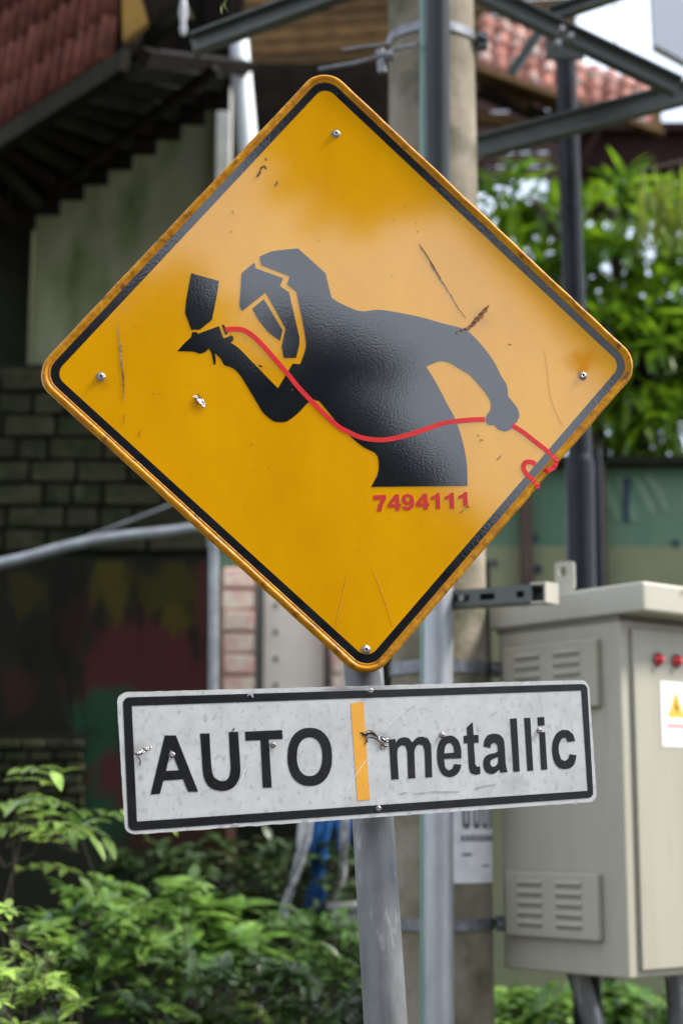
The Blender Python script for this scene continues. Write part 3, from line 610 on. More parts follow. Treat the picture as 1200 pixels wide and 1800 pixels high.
# wires near the top clamp
b = MB(); c, r_ = on_axis(100)
b.tube([P(560, 122, 4.8), P(620, 112, 4.8), P(665, 100, 4.8), P(700, 85, 4.8), P(735, 78, 4.72)], .006, 8); b.tube([P(600, 88, 4.8), P(690, 76, 4.8)], .004, 6); b.tube([P(668, 88, 4.8), P(672, 128, 4.8)], .014, 8); b.tube([P(662, 100, 4.8), P(690, 98, 4.8)], .017, 8)
b.obj('tie_wire', m_band, cp)
rebase(cp, fa)
# strut channel bolted to the pole
sc_ = thing('strut_channel', 'slotted grey steel strut sticking out to the right of the concrete pole', 'bracket')
a, e = P(770, 1072, 4.82), P(955, 1060, 4.55); t = (e - a).normalized(); wv = Vector((0, 0, 1)) * .042; dv = Vector((t.y, -t.x, 0)).normalized() * -.05
b = MB(); th = .004
b.obox(a, e - a, wv, dv.normalized() * th * .8)                      # web back
e2 = e - a; dn = dv.normalized()
b.obox(a - Vector((0, 0, th)), e2, Vector((0, 0, th)), -dn * .046); b.obox(a + wv, e2, Vector((0, 0, th)), -dn * .046)
L_ = e2.length; slots = [(.0, .10), (.20, .27), (.42, .52), (.66, .86), (.93, 1)]
fa_ = a - dn * .046
for g0, g1 in slots: b.obox(fa_ + e2 * g0, e2 * (g1 - g0), wv, -dn * th)
b.obox(fa_, e2, wv * .28, -dn * th * 1.1); b.obox(fa_ + wv * .72, e2, wv * .28, -dn * th * 1.1)
b.obj('channel', m_steel, sc_)
b = MB(); q = fa_ + e2 * .36 + wv * .5; b.tube([q, q - dn * .012], .010, 6); b.obj('bolt', m_bolt, sc_)
b = MB(); ee = e + t * .045; q0 = e - dn * .052 + Vector((0, 0, -.006)); b.obox(e - Vector((0, 0, .006)), t * .05, Vector((0, 0, .005)), -dn * .055); b.obox(e + wv + Vector((0, 0, .002)), t * .05, Vector((0, 0, .006)), -dn * .055); b.obox(e + t * .046 - Vector((0, 0, .006)), t * .005, Vector((0, 0, .055)), -dn * .055)
b.obj('end_cap', m_cablid, sc_); rebase(sc_, a)
# conduit pipe in front of the pole
pp = thing('conduit_pipe', 'straight pale galvanised pipe with a green edge strapped in front of the concrete pole', 'pipe')
ga, gb = axis(768, 771, 4.72, 0, 1800)
b = MB(); b.tube([ga, ga.lerp(gb, .585)], 25.5 / FPX * 4.72, 28); b.obj('tube', m_pipe, pp)
b = MB(); b.tube([ga.lerp(gb, .57), gb], 23.5 / FPX * 4.72, 28); b.obj('upper_tube', m_piperefl, pp)
ha, hb = axis(746, 748, 4.75, 0, 1800); b = MB(); b.tube([ha, hb], 9.5 / FPX * 4.75, 12); b.obj('green_conduit', m_green, pp); rebase(pp, ga)

# ================================================================== BLACK POLE
bp = thing('black_pole', 'black painted round steel pole with a joint, right of the yellow sign', 'pole')
a1_, a2_ = P(1022, 1100, 6.2), P(1018, 818, 6.2); a3_, a4_ = P(1018, 812, 6.2), P(992, 60, 6.2)
dn_ = (a2_ - a1_).normalized(); f0 = a1_ - dn_ * (a1_.z / dn_.z)
b = MB(); b.tube([f0, a2_, a2_ + dn_ * .02, a3_ + dn_ * .03], [.052, .052, .048, .040], 28); b.obj('lower_tube', m_blackpole, bp)
b = MB(); b.tube([a3_, a4_], [.043, .038], 28); b.obj('upper_tube', m_blackpole, bp); rebase(bp, f0)
bp2 = thing('drain_pipe', 'thin black downpipe close behind the black pole, above the cabinet', 'pipe')
a, e = P(1051, 1040, 6.9), P(1046, 790, 6.9); b = MB(); q = a.copy(); q.z = 0; b.tube([q, e], .022, 14); b.obj('tube', m_blackpole, bp2); rebase(bp2, q)

# ================================================================== CABINET
zb = P(1105, 1722, 4.6).z; Nn = P(1105, 1722, 4.6); Ff = PZ(885, 1702, zb); av = Ff - Nn; ah = av.normalized(); bh = Vector((-ah.y * -1, ah.x * -1, 0)); bh = Vector((ah.y, -ah.x, 0)).normalized()
zt = P(1105, 1082, 4.6).z; H = zt - zb; W = .95; Z = Vector((0, 0, 1))
cab = thing('electric_cabinet', 'beige metal electrical cabinet with louvred side vents and red lamps, right edge', 'electrical cabinet')
b = MB(); b.obox(Nn, av, bh * W, Z * H); bevel(b.obj('body', m_cab, cab), .006)
b = MB(); lidh = P(1157, 1022, 4.52).z - P(1157, 1075, 4.52).z
b.obox(Nn - ah * .10 - bh * .012 + Z * (H + .002), av + ah * .13, bh * (W + .03), Z * lidh)
o = b.obj('lid', m_cablid, cab); bevel(o, .008)
b = MB(); b.obox(Nn - ah * .004 - bh * .004 + Z * (H - .012), av + ah * .008, bh * (W + .008), Z * .0125); b.obj('lid_shadow_strip', m_slot, cab)  # dark strip in place of the shadow line under the lid
nl = -bh   # left face normal
nf = -ah   # front face normal
def LF(px, py): return PP(px, py, Nn, nl)
def FF(px, py): return PP(px, py, Nn, nf)
def zspan(fn, px, y0, y1): return fn(px, y0), fn(px, y1)
for (x0, x1, y0, y1) in ((892, 1056, 1122, 1243), (897, 1059, 1535, 1655)):
    pA = LF(x1, (y0 + y1) / 2); pB = LF(x0, (y0 + y1) / 2); zt_, zb_ = LF(x1, y0).z, LF(x1, y1).z; pA.z = pB.z = zb_; hh = zt_ - zb_
    b = MB(); b.obox(pA + bh * .0, pB - pA, -bh * .024, Z * hh); o = b.obj('vent_cover', m_cab, cab); bevel(o, .006)
    for cx in (.16, .58):
        for k in range(5):
            s = MB(); q = pA + (pB - pA) * cx - bh * .024 + Z * hh * (.17 + .155 * k); wv_ = (pB - pA) * .27
            vv = [q, q + wv_, q + wv_ + Z * .008 - bh * .005, q + Z * .008 - bh * .005, q + Z * .015, q + wv_ + Z * .015]
            s.add(vv, [(0, 1, 2, 3), (3, 2, 5, 4), (0, 3, 4), (1, 5, 2)]); s.obj('louvre', m_cab, o)
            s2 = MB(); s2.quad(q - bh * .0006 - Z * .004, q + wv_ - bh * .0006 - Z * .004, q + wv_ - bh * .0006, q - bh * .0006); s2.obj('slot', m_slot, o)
# door leaf on the front
d0 = FF(1114, 1400); d0.z = zb + .02; b = MB(); b.obox(d0, bh * (W - .05), -ah * .012, Z * (H - .05)); door = b.obj('door', m_cab, cab); bevel(door, .004)
fo = -ah * .012
for px, py in ((1154.5, 1159), (1187, 1162)):
    c = PP(px, py, Nn - ah * .012, nf); b = MB(); b.tube([c, c - ah * .004, c - ah * .004, c - ah * .018, c - ah * .022], [.016, .016, .011, .011, .006], 16); o = b.obj('indicator_lamp', m_lamp, door)
    b = MB(); b.tube([c - ah * .0005, c - ah * .0035], [.020, .020], 16); b.obj('lamp_bezel', m_slot, o)
pf = lambda px, py, k=.0005: PP(px, py, Nn - ah * (.012 + k), nf)
s0, s1 = pf(1163, 1312), pf(1215, 1312); ztop = pf(1163, 1197).z; zbt = s0.z; s1.z = zbt
b = MB(); b.obox(s0, s1 - s0, -ah * .001, Z * (ztop - zbt)); st = b.obj('warning_sticker', m_stick, door)
sw = s1 - s0; shh = ztop - zbt
def stq(x0, x1, y0, y1, m_, nm, k=.0015): b = MB(); q = s0 - ah * k; b.quad(q + sw * x0 + Z * shh * y0, q + sw * x1 + Z * shh * y0, q + sw * x1 + Z * shh * y1, q + sw * x0 + Z * shh * y1); b.obj(nm, m_, st)
b = MB(); q = s0 - ah * .0015; b.add([q + sw * .20 + Z * shh * .45, q + sw * .80 + Z * shh * .45, q + sw * .50 + Z * shh * .86], [(0, 1, 2)]); b.obj('amber_triangle', m_stickg, st)
b = MB(); q = s0 - ah * .0022; b.add([q + sw * .52 + Z * shh * .50, q + sw * .56 + Z * shh * .62, q + sw * .50 + Z * shh * .62, q + sw * .53 + Z * shh * .76, q + sw * .44 + Z * shh * .59, q + sw * .50 + Z * shh * .60], [(0, 1, 2, 3, 4, 5)]); b.obj('bolt_symbol', m_ink, st)
for k in range(6): stq(.18 + k * .11, .25 + k * .11, .28, .36, m_stickr, 'sticker_print')
for k in range(9): stq(.12 + k * .09, .18 + k * .09, .10, .13, m_stickb, 'sticker_print')
# lifting lug
lug = PP(975, 1042, Nn - bh * .02 + av * .55, nl); l1 = PP(1012, 1042, Nn - bh * .02 + av * .55, nl); lo2 = LF(993, 1040); 
c = P(993, 1012, 4.80); lw = .030
lloop = rounded([(-lw, -.045), (lw, -.045), (lw, .040), (-lw, .040)], .012, 5); hole = [(.012 * math.cos(t * math.pi / 8) - .006, .012 + .016 * math.sin(t * math.pi / 8)) for t in range(16)]
b = MB(); b.poly([lloop, hole], 0, .006); lo_ = b.mesh('lifting_lug', m_cablid); ang = math.atan2(ah.y, ah.x)
o = link('lifting_lug', lo_, cab, Matrix.Translation(c) @ Matrix.Rotation(math.atan2(-ah.y, -ah.x) * .6, 4, 'Z') @ Matrix.Rotation(R(90), 4, 'X'))
# legs
for (xa, ya, xb, yb, dd, r_) in ((1012, 1716, 1052, 1830, 4.85, .030), (1184, 1712, 1192, 1830, 4.95, .028), (1040, 1716, 1050, 1830, 5.1, .02)):
    a, e = P(xa, ya - 12, dd), P(xb, yb, dd); t = (e - a).normalized(); f_ = a + t * ((0 - a.z) / t.z); b = MB(); b.tube([f_, a], r_, 18); b.obj('leg', m_galv if r_ > .025 else m_blackpole, cab)
base = (Nn + Ff) / 2; base.z = 0; rebase(cab, base)

# ================================================================== PAINTED WALLS BEHIND
def wallbox(x0, x1, ytop, ybot, d, th, mat, name, parent, ground=False):
    a, e = P(x0, ybot, d), P(x1, ytop, d); z0 = 0 if ground else a.z; b = MB(); b.box((a.x, d, z0), (e.x, d + th, e.z)); return b.obj(name, mat, parent)
rw = thing('painted_wall', 'olive and green painted wall behind the cabinet and the black pole', 'wall')
wallbox(640, 1400, 960, 1500, 8.6, .2, m_olive, 'lower_wall', rw, True); wallbox(840, 1400, 815, 960, 8.6, .2, m_greenw, 'upper_wall', rw)
wallbox(640, 1400, 800, 815, 8.5, .35, m_mortar, 'wall_top_shadow', rw)  # dark box standing in for the shadow along the wall top
wallbox(918, 934, 830, 1060, 8.5, .09, m_brownpost, 'post', rw)
wallbox(1050, 1062, 800, 1060, 8.5, .09, m_brownpost, 'post', rw)
b = MB()
for L in ([(1062, 850), (1072, 880), (1085, 915)], [(1085, 835), (1100, 870), (1116, 918)], [(1112, 835), (1132, 870), (1148, 905)], [(1135, 832), (1158, 868), (1172, 900)]):
    A, B = ribbon(smooth_open(L, 4), [8, 10, 12, 14, 15, 15, 14, 12, 8]); 
    for i in range(len(A) - 1): b.quad(P(*A[i], 8.594), P(*A[i + 1], 8.594), P(*B[i + 1], 8.594), P(*B[i], 8.594))
b.obj('pale_brush_strokes', m_palep, rw)
b = MB(); b.quad(P(1093, 840, 8.592), P(1107, 840, 8.592), P(1104, 918, 8.592), P(1095, 918, 8.592)); b.obj('blue_brush_stroke', m_navy, rw)
b = MB()
for x_, y_, r_ in ((940, 945, 7), (945, 1000, 8), (1186, 955, 7), (870, 1090, 7), (868, 990, 6)):
    b.add([P(x_ + r_ * math.cos(k * .7854), y_ + r_ * math.sin(k * .7854), 8.59) for k in range(8)], [tuple(range(8))])
b.obj('dark_spots', m_navy, rw); rebase(rw, (P(1000, 900, 8.6).x, 8.6, 0))

cw = thing('cream_wall', 'cream painted wall with pink edged bricks, left of the sign post', 'wall')
wallbox(386, 720, 985, 1300, 8.0, .2, m_cream, 'wall_panel', cw); wallbox(386, 720, 1296, 1700, 8.05, .12, m_mortar, 'base', cw, True); wallbox(386, 455, 972, 1000, 7.97, .02, m_greenw, 'green_band', cw)
wallbox(450, 464, 975, 1300, 7.96, .03, m_steel, 'green_strip', cw); wallbox(569, 580, 960, 1300, 7.94, .05, m_brownpost, 'post', cw); wallbox(640, 860, 985, 1420, 7.94, .05, m_mortar, 'dark_panel', cw)
wallbox(388, 449, 1002, 1300, 7.975, .02, m_pinkj, 'joint_bed', cw)
def bricks(x0, x1, y0, y1, bw, bh_, d, name, mat, parent, off=.5, jx=5, jy=5, dep=.03, seed=1, jit=0.):
    r_ = random.Random(seed); row = 0; y = y0; meshes = {}
    while y < y1:
        x = x0 - (bw * off if row % 2 else 0)
        while x < x1:
            w_ = bw * r_.uniform(.85 - jit, 1.15 + jit); xa, xb = max(x, x0), min(x + w_ - jx, x1)
            if xb - xa > 8:
                a, e = P(xa, y + bh_ - jy, d), P(xb, y, d); b = MB(); sx, sz = (e.x - a.x) / 2, (e.z - a.z) / 2
                b.box((-sx, -dep, -sz), (sx, .01, sz)); b.v = [v + Vector((r_.uniform(-.004, .004), 0, r_.uniform(-.004, .004))) for v in b.v]
                o = b.obj(name, mat, parent); o.matrix_basis = Matrix.Translation(((a.x + e.x) / 2, d - r_.uniform(0, .008), (a.z + e.z) / 2)); bevel(o, .006, 1)
            x += w_
        y += bh_; row += 1
bricks(393, 447, 1000, 1215, 70, 38, 7.975, 'brick', m_brickp, cw, 0, 4, 5, .012)
bricks(583, 602, 1150, 1215, 26, 38, 7.975, 'brick', m_brickp, cw, 0, 3, 5, .012)
b = MB()
for k in range(4): b.add([P(484 + 5 * math.cos(j * .7854), 1065 + 47 * k + 6 * math.sin(j * .7854), 7.955) for j in range(8)], [tuple(range(8))])
b.obj('drain_hole', m_slot, cw); rebase(cw, (P(500, 900, 8).x, 8, 0))

# retaining wall of stone blocks + the stained wall in front of it
sw_ = thing('stone_wall', 'dark mossy stone block wall under the grey green house', 'wall')
a, e = P(-120, 1500, 8.3), P(560, 640, 8.3); b = MB(); b.box((a.x, 8.3, 0), (e.x, 8.7, e.z)); b.obj('mortar_bed', m_mortar, sw_)
bricks(-60, 470, 655, 965, 84, 40, 8.3, 'stone', m_stone, sw_, .5, 6, 6, .035, 3, .28)
rebase(sw_, (P(200, 900, 8.3).x, 8.3, 0))
mw_ = thing('stained_wall', 'dark stained wall with yellow, maroon and green paint below the pipe rail', 'wall')
wallbox(-120, 384, 985, 1290, 7.4, .15, m_mural, 'wall_panel', mw_)
wallbox(-120, 400, 1290, 1600, 6.92, .63, m_mortar, 'brick_base', mw_, True)
bricks(-60, 150, 1302, 1420, 46, 20, 6.92, 'brick', m_stone, mw_, .5, 4, 4, .03, 6)
def paint(L, mat, name, z=7.392, sm=True):
    lp_ = smooth_loop(L, k=4, sharp=R(80)) if sm else L; lp_ = [(x + 6 * noise.noise(Vector((x * .05, y * .05, 0))), y + 6 * noise.noise(Vector((x * .06, y * .06, 4)))) for x, y in lp_]
    b = MB(); W3 = [P(x, y, z) for x, y in lp_]; b.poly([[(q.x, q.z) for q in W3]], 0, .002); b.v = [Vector((v.x, z - v.z, v.y)) for v in b.v]; return b.obj(name, mat, mw_)
m_pm = M('maroon_paint', (.034, .010, .010), (.022, .008, .007), 5, .85); m_pg = M('green_paint', (.010, .038, .018), (.007, .024, .012), 5, .85); m_py = M('yellow_paint', (.06, .05, .006), (.010, .010, .005), 7, .85, stretch=(3, 1, .7), lo=.4, hi=.55); m_pr = M('rust_red_paint', (.06, .022, .012), (.022, .014, .010), 7, .85, stretch=(2, 1, .5))
def stains(m, L, d):
    n, l, b_ = nd(m); base = b_.inputs['Base Color'].links[0].from_socket; t = n.new('ShaderNodeTexCoord')
    nz1 = n.new('ShaderNodeTexNoise'); nz1.inputs['Scale'].default_value = 8; nz1.inputs['Detail'].default_value = 9; nz1.inputs['Roughness'].default_value = .7
    mp = n.new('ShaderNodeMapping'); mp.inputs['Scale'].default_value = (1.6, 1, .45); l.new(t.outputs['Object'], mp.inputs['Vector']); l.new(mp.outputs[0], nz1.inputs['Vector'])
    for px, py, rx, ry, colr, a in L:
        c = P(px, py, d); sx, sz = rx / FPX * d, ry / FPX * d
        s_ = n.new('ShaderNodeVectorMath'); s_.operation = 'SUBTRACT'; s_.inputs[1].default_value = c; l.new(t.outputs['Object'], s_.inputs[0])
        d_ = n.new('ShaderNodeVectorMath'); d_.operation = 'DIVIDE'; d_.inputs[1].default_value = (sx, 5, sz); l.new(s_.outputs[0], d_.inputs[0])
        k = n.new('ShaderNodeVectorMath'); k.operation = 'LENGTH'; l.new(d_.outputs[0], k.inputs[0])
        ad = n.new('ShaderNodeMath'); ad.operation = 'MULTIPLY_ADD'; ad.inputs[1].default_value = 2.4; l.new(nz1.outputs['Fac'], ad.inputs[0]); l.new(k.outputs['Value'], ad.inputs[2])
        mr_ = n.new('ShaderNodeMapRange'); mr_.interpolation_type = 'SMOOTHSTEP'; mr_.inputs['From Min'].default_value = 2.3; mr_.inputs['From Max'].default_value = 1.75; mr_.inputs['To Max'].default_value = a; l.new(ad.outputs[0], mr_.inputs['Value'])
        x_ = n.new('ShaderNodeMixRGB'); l.new(mr_.outputs[0], x_.inputs[0]); l.new(base, x_.inputs[1]); x_.inputs[2].default_value = colr + (1,); base = x_.outputs['Color']
    l.new(base, b_.inputs['Base Color'])
MARO, GRN, YLW, RST = (.050, .014, .013), (.013, .045, .021), (.045, .038, .006), (.032, .013, .008)
stains(m_mural, [(250, 1185, 135, 120, MARO, .9), (290, 1130, 70, 50, MARO, .7), (220, 1265, 110, 60, GRN, .9), (200, 1030, 40, 70, YLW, .8), (300, 1040, 70, 60, YLW, .55), (310, 1090, 40, 30, YLW, .7), (50, 1040, 50, 50, YLW, .35), (356, 1060, 14, 140, MARO, .8), (30, 1215, 40, 50, RST, .8), (130, 1100, 40, 80, RST, .3)], 7.4)
m_base = M('stained_base', (.013, .014, .009), (.017, .018, .011), 9, .95, spec=.08)
stains(m_base, [(180, 1380, 60, 120, GRN, .8), (210, 1370, 60, 55, MARO, .9), (330, 1490, 110, 60, RST, .8), (250, 1550, 60, 50, GRN, .4)], 6.92)
for c_ in mw_.children:
    if c_.name.startswith('brick_base'): c_.data.materials[0] = m_base
rebase(mw_, (P(130, 900, 7.4).x, 7.4, 0))
# pipe railing
ra = thing('pipe_rail', 'grey steel pipe handrail bending down into a post, above the stained wall', 'railing')
pr = smooth_open([P(-60, 1004, 7.0), P(40, 982, 7.0), P(120, 960, 7.0), P(200, 945, 7.0), P(300, 934, 7.0), P(352, 928, 7.0), P(371, 938, 7.0), P(376, 965, 7.0)], 4)
b = MB(); b.tube(pr, .024, 14); b.obj('top_rail', m_railm, ra)
q = P(376, 1200, 7.0); b = MB(); b.tube([(P(376, 960, 7).x, 7, P(376, 950, 7).z), (q.x, 7, P(376, 1290, 6.92).z)], .021, 14); b.obj('post', m_railm, ra)
q = P(-60, 1004, 7.0); b = MB(); b.tube([(q.x, 7, q.z), (q.x, 7, P(376, 1290, 6.92).z)], .021, 14); b.obj('post', m_railm, ra)
rebase(ra, (P(376, 960, 7).x, 7, 0))
wi = MB(); wi.tube([P(60, 975, 7.6), P(150, 945, 7.6), P(230, 915, 7.6), P(320, 880, 7.6), P(420, 850, 7.6)], .007, 8)
tag(wi.obj('cable', m_railm), 'thin grey cable slanting up behind the pipe rail', 'cable')

# ================================================================== LEFT HOUSE
ho = thing('tiled_house', 'dark house with red tiled roof and grey green wall, upper left', 'house')
wd = 8.6
b = MB(); a, e = P(52, 660, wd), P(400, 100, wd); b.box((a.x, wd, P(52, 690, wd).z), (e.x, wd + .2, P(52, 60, wd).z)); b.obj('wall', m_house, ho)
b = MB(); a, e = P(-140, 690, wd), P(64, 60, wd); b.box((a.x, wd + .06, a.z), (e.x, wd + .3, e.z)); b.obj('dark_bay', m_mortar, ho)
b = MB(); a, e = P(52, 660, wd), P(60, 380, wd); b.box((a.x, wd - .03, a.z), (e.x, wd, e.z)); b.obj('corner_trim', m_pil, ho) if False else b.obj('corner_trim', m_house, ho)
b = MB(); a, e = P(377, 690, wd), P(408, 165, wd); b.box((a.x, wd - .1, a.z), (e.x, wd - .002, e.z)); b.obj('pilaster', m_pil, ho)
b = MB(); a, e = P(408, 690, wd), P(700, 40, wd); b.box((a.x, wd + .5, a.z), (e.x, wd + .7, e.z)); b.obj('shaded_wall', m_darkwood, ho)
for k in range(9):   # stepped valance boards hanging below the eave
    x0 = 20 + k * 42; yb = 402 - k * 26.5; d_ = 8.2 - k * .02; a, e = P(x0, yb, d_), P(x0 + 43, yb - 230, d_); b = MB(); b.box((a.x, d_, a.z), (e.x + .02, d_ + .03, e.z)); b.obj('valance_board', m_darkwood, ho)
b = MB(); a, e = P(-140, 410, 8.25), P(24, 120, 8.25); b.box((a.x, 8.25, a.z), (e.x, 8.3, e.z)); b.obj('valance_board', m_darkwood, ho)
# steep tiled slope over the eave
El = P(-40, 262, 7.75); zE = El.z; Er = PZ(222, 92, zE); ev = (Er - El); eh = ev.normalized(); up_ = (Vector((-eh.y, eh.x, 0)) if Vector((-eh.y, eh.x, 0)).y > 0 else Vector((eh.y, -eh.x, 0))) * math.cos(R(85)) + Z * math.sin(R(85)); nrm = eh.cross(up_).normalized()
if nrm.y > 0: nrm = -nrm
def tile_mesh(w_, h_, amp=.022):
    b = MB(); n = 8; vs = []
    for j in range(2):
        for i in range(n + 1):
            u_ = i / n; prof_ = amp * math.sin(math.pi * min(1, u_ / .7)) if u_ < .7 else -.35 * amp * math.sin(math.pi * (u_ - .7) / .3)
            vs.append((u_ * w_, j * h_, prof_ + (.009 if j == 0 else 0)))
    for i in range(n + 1): x_, y_, z_ = vs[i]; vs.append((x_, y_, z_ - .014))
    fs = [(i, i + 1, n + 2 + i, n + 1 + i) for i in range(n)] + [(2 * n + 2 + i, 2 * n + 3 + i, i + 1, i) for i in range(n)]
    b.add(vs, fs, True); return b
tw, thh = .098, .215; tm = tile_mesh(tw * .66, thh * 1.04, .05).mesh('roof_tile', m_tile); fr = Matrix((eh, up_, nrm)).transposed().to_4x4(); rt = random.Random(4)
ntile = int(ev.length / tw)
b = MB(); o0 = El - nrm * .03; b.obox(o0 - eh * .3, ev + eh * .30, up_ * 1.4, -nrm * .05); roof = b.obj('roof', m_darkwood, ho)
for i in range(-2, ntile):
    for j in range(7):
        p_ = El + eh * (i * tw) + up_ * (j * thh + (.0)) + nrm * rt.uniform(0, .004); link('roof_tile', tm, ho, Matrix.Translation(p_) @ fr @ Matrix.Rotation(rt.uniform(-.03, .03), 4, 'Z'))
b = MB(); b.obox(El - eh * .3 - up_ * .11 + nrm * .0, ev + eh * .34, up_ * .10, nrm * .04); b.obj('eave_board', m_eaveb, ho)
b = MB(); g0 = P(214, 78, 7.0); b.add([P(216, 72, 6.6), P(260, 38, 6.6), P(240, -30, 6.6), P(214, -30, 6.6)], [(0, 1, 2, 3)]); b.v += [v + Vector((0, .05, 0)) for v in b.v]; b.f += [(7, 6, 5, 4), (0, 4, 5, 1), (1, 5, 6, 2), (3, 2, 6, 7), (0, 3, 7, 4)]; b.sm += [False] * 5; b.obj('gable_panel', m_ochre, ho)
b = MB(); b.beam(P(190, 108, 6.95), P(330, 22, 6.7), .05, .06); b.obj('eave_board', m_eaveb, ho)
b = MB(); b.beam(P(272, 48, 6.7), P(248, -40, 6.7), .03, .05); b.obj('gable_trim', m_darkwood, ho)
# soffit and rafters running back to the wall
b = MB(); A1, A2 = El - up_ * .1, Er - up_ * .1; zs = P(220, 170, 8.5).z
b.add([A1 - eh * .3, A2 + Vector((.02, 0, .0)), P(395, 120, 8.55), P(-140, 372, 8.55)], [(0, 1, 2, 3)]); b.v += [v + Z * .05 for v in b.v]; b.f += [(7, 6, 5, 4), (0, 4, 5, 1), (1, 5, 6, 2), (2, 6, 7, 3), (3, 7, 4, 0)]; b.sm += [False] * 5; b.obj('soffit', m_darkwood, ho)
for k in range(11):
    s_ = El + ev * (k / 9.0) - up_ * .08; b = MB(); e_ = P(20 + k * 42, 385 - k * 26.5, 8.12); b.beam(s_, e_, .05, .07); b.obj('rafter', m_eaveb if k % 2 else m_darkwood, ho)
b = MB(); b.beam(P(-40, 470, 7.6), P(330, 175, 7.2), .04, .05) if False else b.beam(P(100, 330, 7.9), P(380, 120, 7.3), .035, .05); b.obj('brace', m_darkwood, ho)
rebase(ho, (P(200, 900, wd).x, wd, 0))
# upright white pipe
wp = thing('white_pipe', 'fat white upright pipe in front of the dark eave, upper left of the sign', 'pipe')
b = MB(); a, e = P(441, 330, 8.08), P(417, 64, 8.08); t = (e - a).normalized(); b.tube([P(502, 983, 8.08), a, e], .054, 24); b.obj('tube', m_pil if False else M('white_pipe_paint', (.82, .85, .87), (.74, .78, .80), 5, .35), wp)
q = P(502, 983, 8.08)
b = MB(); b.tube([e, e + t * .02], .058, 24); b.obj('cap', m_pipe, wp); rebase(wp, q)
# hanging lamp-like insulator
ins = thing('insulator', 'small white glossy insulator hanging under the dark roof corner, top left', 'insulator')
b = MB(); c = P(322, 62, 6.4); b.tube([c, c + Z * .03, c + Z * .05, c + Z * .10, c + Z * .13, c + Z * .17], [.008, .015, .010, .018, .014, .008], 14); b.obj('shell', M('insulator_glaze', (.32, .32, .33), rough=.3, coat=.5), ins)
b = MB(); b.tube([c + Z * .16, P(312, -20, 6.4)], .007, 8); b.obj('hook', m_band, ins); rebase(ins, c)

# ================================================================== MIDDLE ROOF
mr = thing('timber_roof', 'brown timber roof with faded red tiles behind the concrete pole, top centre', 'roof')
for k in range(16):   # underside boards, slanting
    y0 = -60 + k * 22; a, e = P(430, y0 + 38, 10.0), P(1010, y0 - 10 + (k * 3), 10.6); b = MB(); b.beam(a, e, .078, .03); o = b.obj('roof_board', m_wood if k < 9 else m_maroon, mr)
b = MB(); b.box((P(180, 0, 10.9).x, 10.9, P(430, 330, 10.9).z), (P(850, 0, 10.9).x, 11.0, P(430, -160, 10.9).z)); b.obj('backing', m_darkwood, mr)
for L, mm in (([(440, 120), (700, 190)], m_darkwood), ([(440, 200), (720, 250)], m_maroon), ([(840, 108), (1010, 205)], m_wood), ([(840, 160), (1000, 225)], m_darkwood), ([(840, 205), (985, 240)], m_wood), ([(840, 128), (930, 190)], m_wood)):
    b = MB(); b.beam(P(*L[0], 9.8), P(*L[1], 9.7), .07, .06); b.obj('rafter', mm, mr)
tpo = P(835, 118, 9.6); tpr = P(1165, 232, 9.6); tv = tpr - tpo; th_ = tv.normalized(); tu = (Vector((.10, .45, 1))).normalized(); tn = th_.cross(tu).normalized()
if tn.y > 0: tn = -tn
fr2 = Matrix((th_, tu, tn)).transposed().to_4x4(); tm2 = tile_mesh(.105, .13).mesh('roof_tile', m_tilep); nt_ = int(tv.length / .1)
for i in range(nt_):
    rows = 3 if i > 5 else 4
    for j in range(rows): link('roof_tile', tm2, mr, Matrix.Translation(tpo + th_ * (i * .1) + tu * (j * .115) + tn * rt.uniform(0, .01)) @ fr2 @ Matrix.Rotation(rt.uniform(-.06, .06), 4, 'Z'))
b = MB(); b.obox(tpo - tn * .03, tv, tu * .33, -tn * .02); b.obj('tile_bed', m_wood, mr)
b = MB(); b.obox(tpo - tu * .05, tv, tu * .045, tn * .03); b.obj('eave_board', m_wood, mr)
rebase(mr, (P(700, 900, 10).x, 10, 0))
mf = thing('maroon_eave', 'dark maroon eave of a house above the broad leaved tree, right', 'roof')
b = MB(); b.box((P(985, 0, 11).x, 11, P(1000, 300, 11).z), (P(1420, 0, 11).x, 12, P(1000, 218, 11).z)); b.obj('fascia', m_maroon, mf)
b = MB(); b.box((P(985, 0, 10.9).x, 10.9, P(1000, 228, 10.9).z), (P(1420, 0, 10.9).x, 10.99, P(1000, 214, 10.9).z)); b.obj('gutter', m_maroon, mf)
for k in range(6):
    b = MB(); x_ = 860 + k * 30; b.beam(P(x_, 300, 10.8), P(x_ + 40, 232, 10.8), .03, .05); b.obj('rafter', m_maroon, mf)
rebase(mf, (P(1100, 900, 11).x, 11, 0))

# ================================================================== STEEL FRAME OVERHEAD
sf = thing('steel_frame', 'greenish grey steel angle beams of a billboard frame across the top', 'steel frame')
def angle_beam(a, e, wpx, d, dep=.05):
    w_ = wpx / FPX * d; t = (e - a).normalized(); sd_ = t.cross(Vector((0, 1, 0))).normalized()
    if sd_.z < 0: sd_ = -sd_
    dd = Vector((0, 1, 0)); b = MB(); b.obox(a - sd_ * w_ / 2, e - a, sd_ * w_, dd * .008); b.obox(a - sd_ * w_ / 2 + sd_ * w_ * .001, e - a, sd_ * .008, -dd * dep); b.obox(a + sd_ * w_ / 2 - sd_ * .008, e - a, sd_ * .008, -dd * dep * .6)
    o = b.obj('beam', m_steel, sf); return o
angle_beam(P(338, 82, 5.2), P(680, -45, 5.0), 44, 5.1); angle_beam(P(820, -22, 5.7), P(1190, 156, 5.7), 40, 5.7)
angle_beam(P(1260, 150, 5.9), P(838, 262, 5.9), 44, 5.9); angle_beam(P(968, 28, 5.8), P(1150, -34, 5.8), 30, 5.8); angle_beam(P(898, 130, 6.6), P(965, 30, 6.6), 18, 6.6, .02)
b = MB()
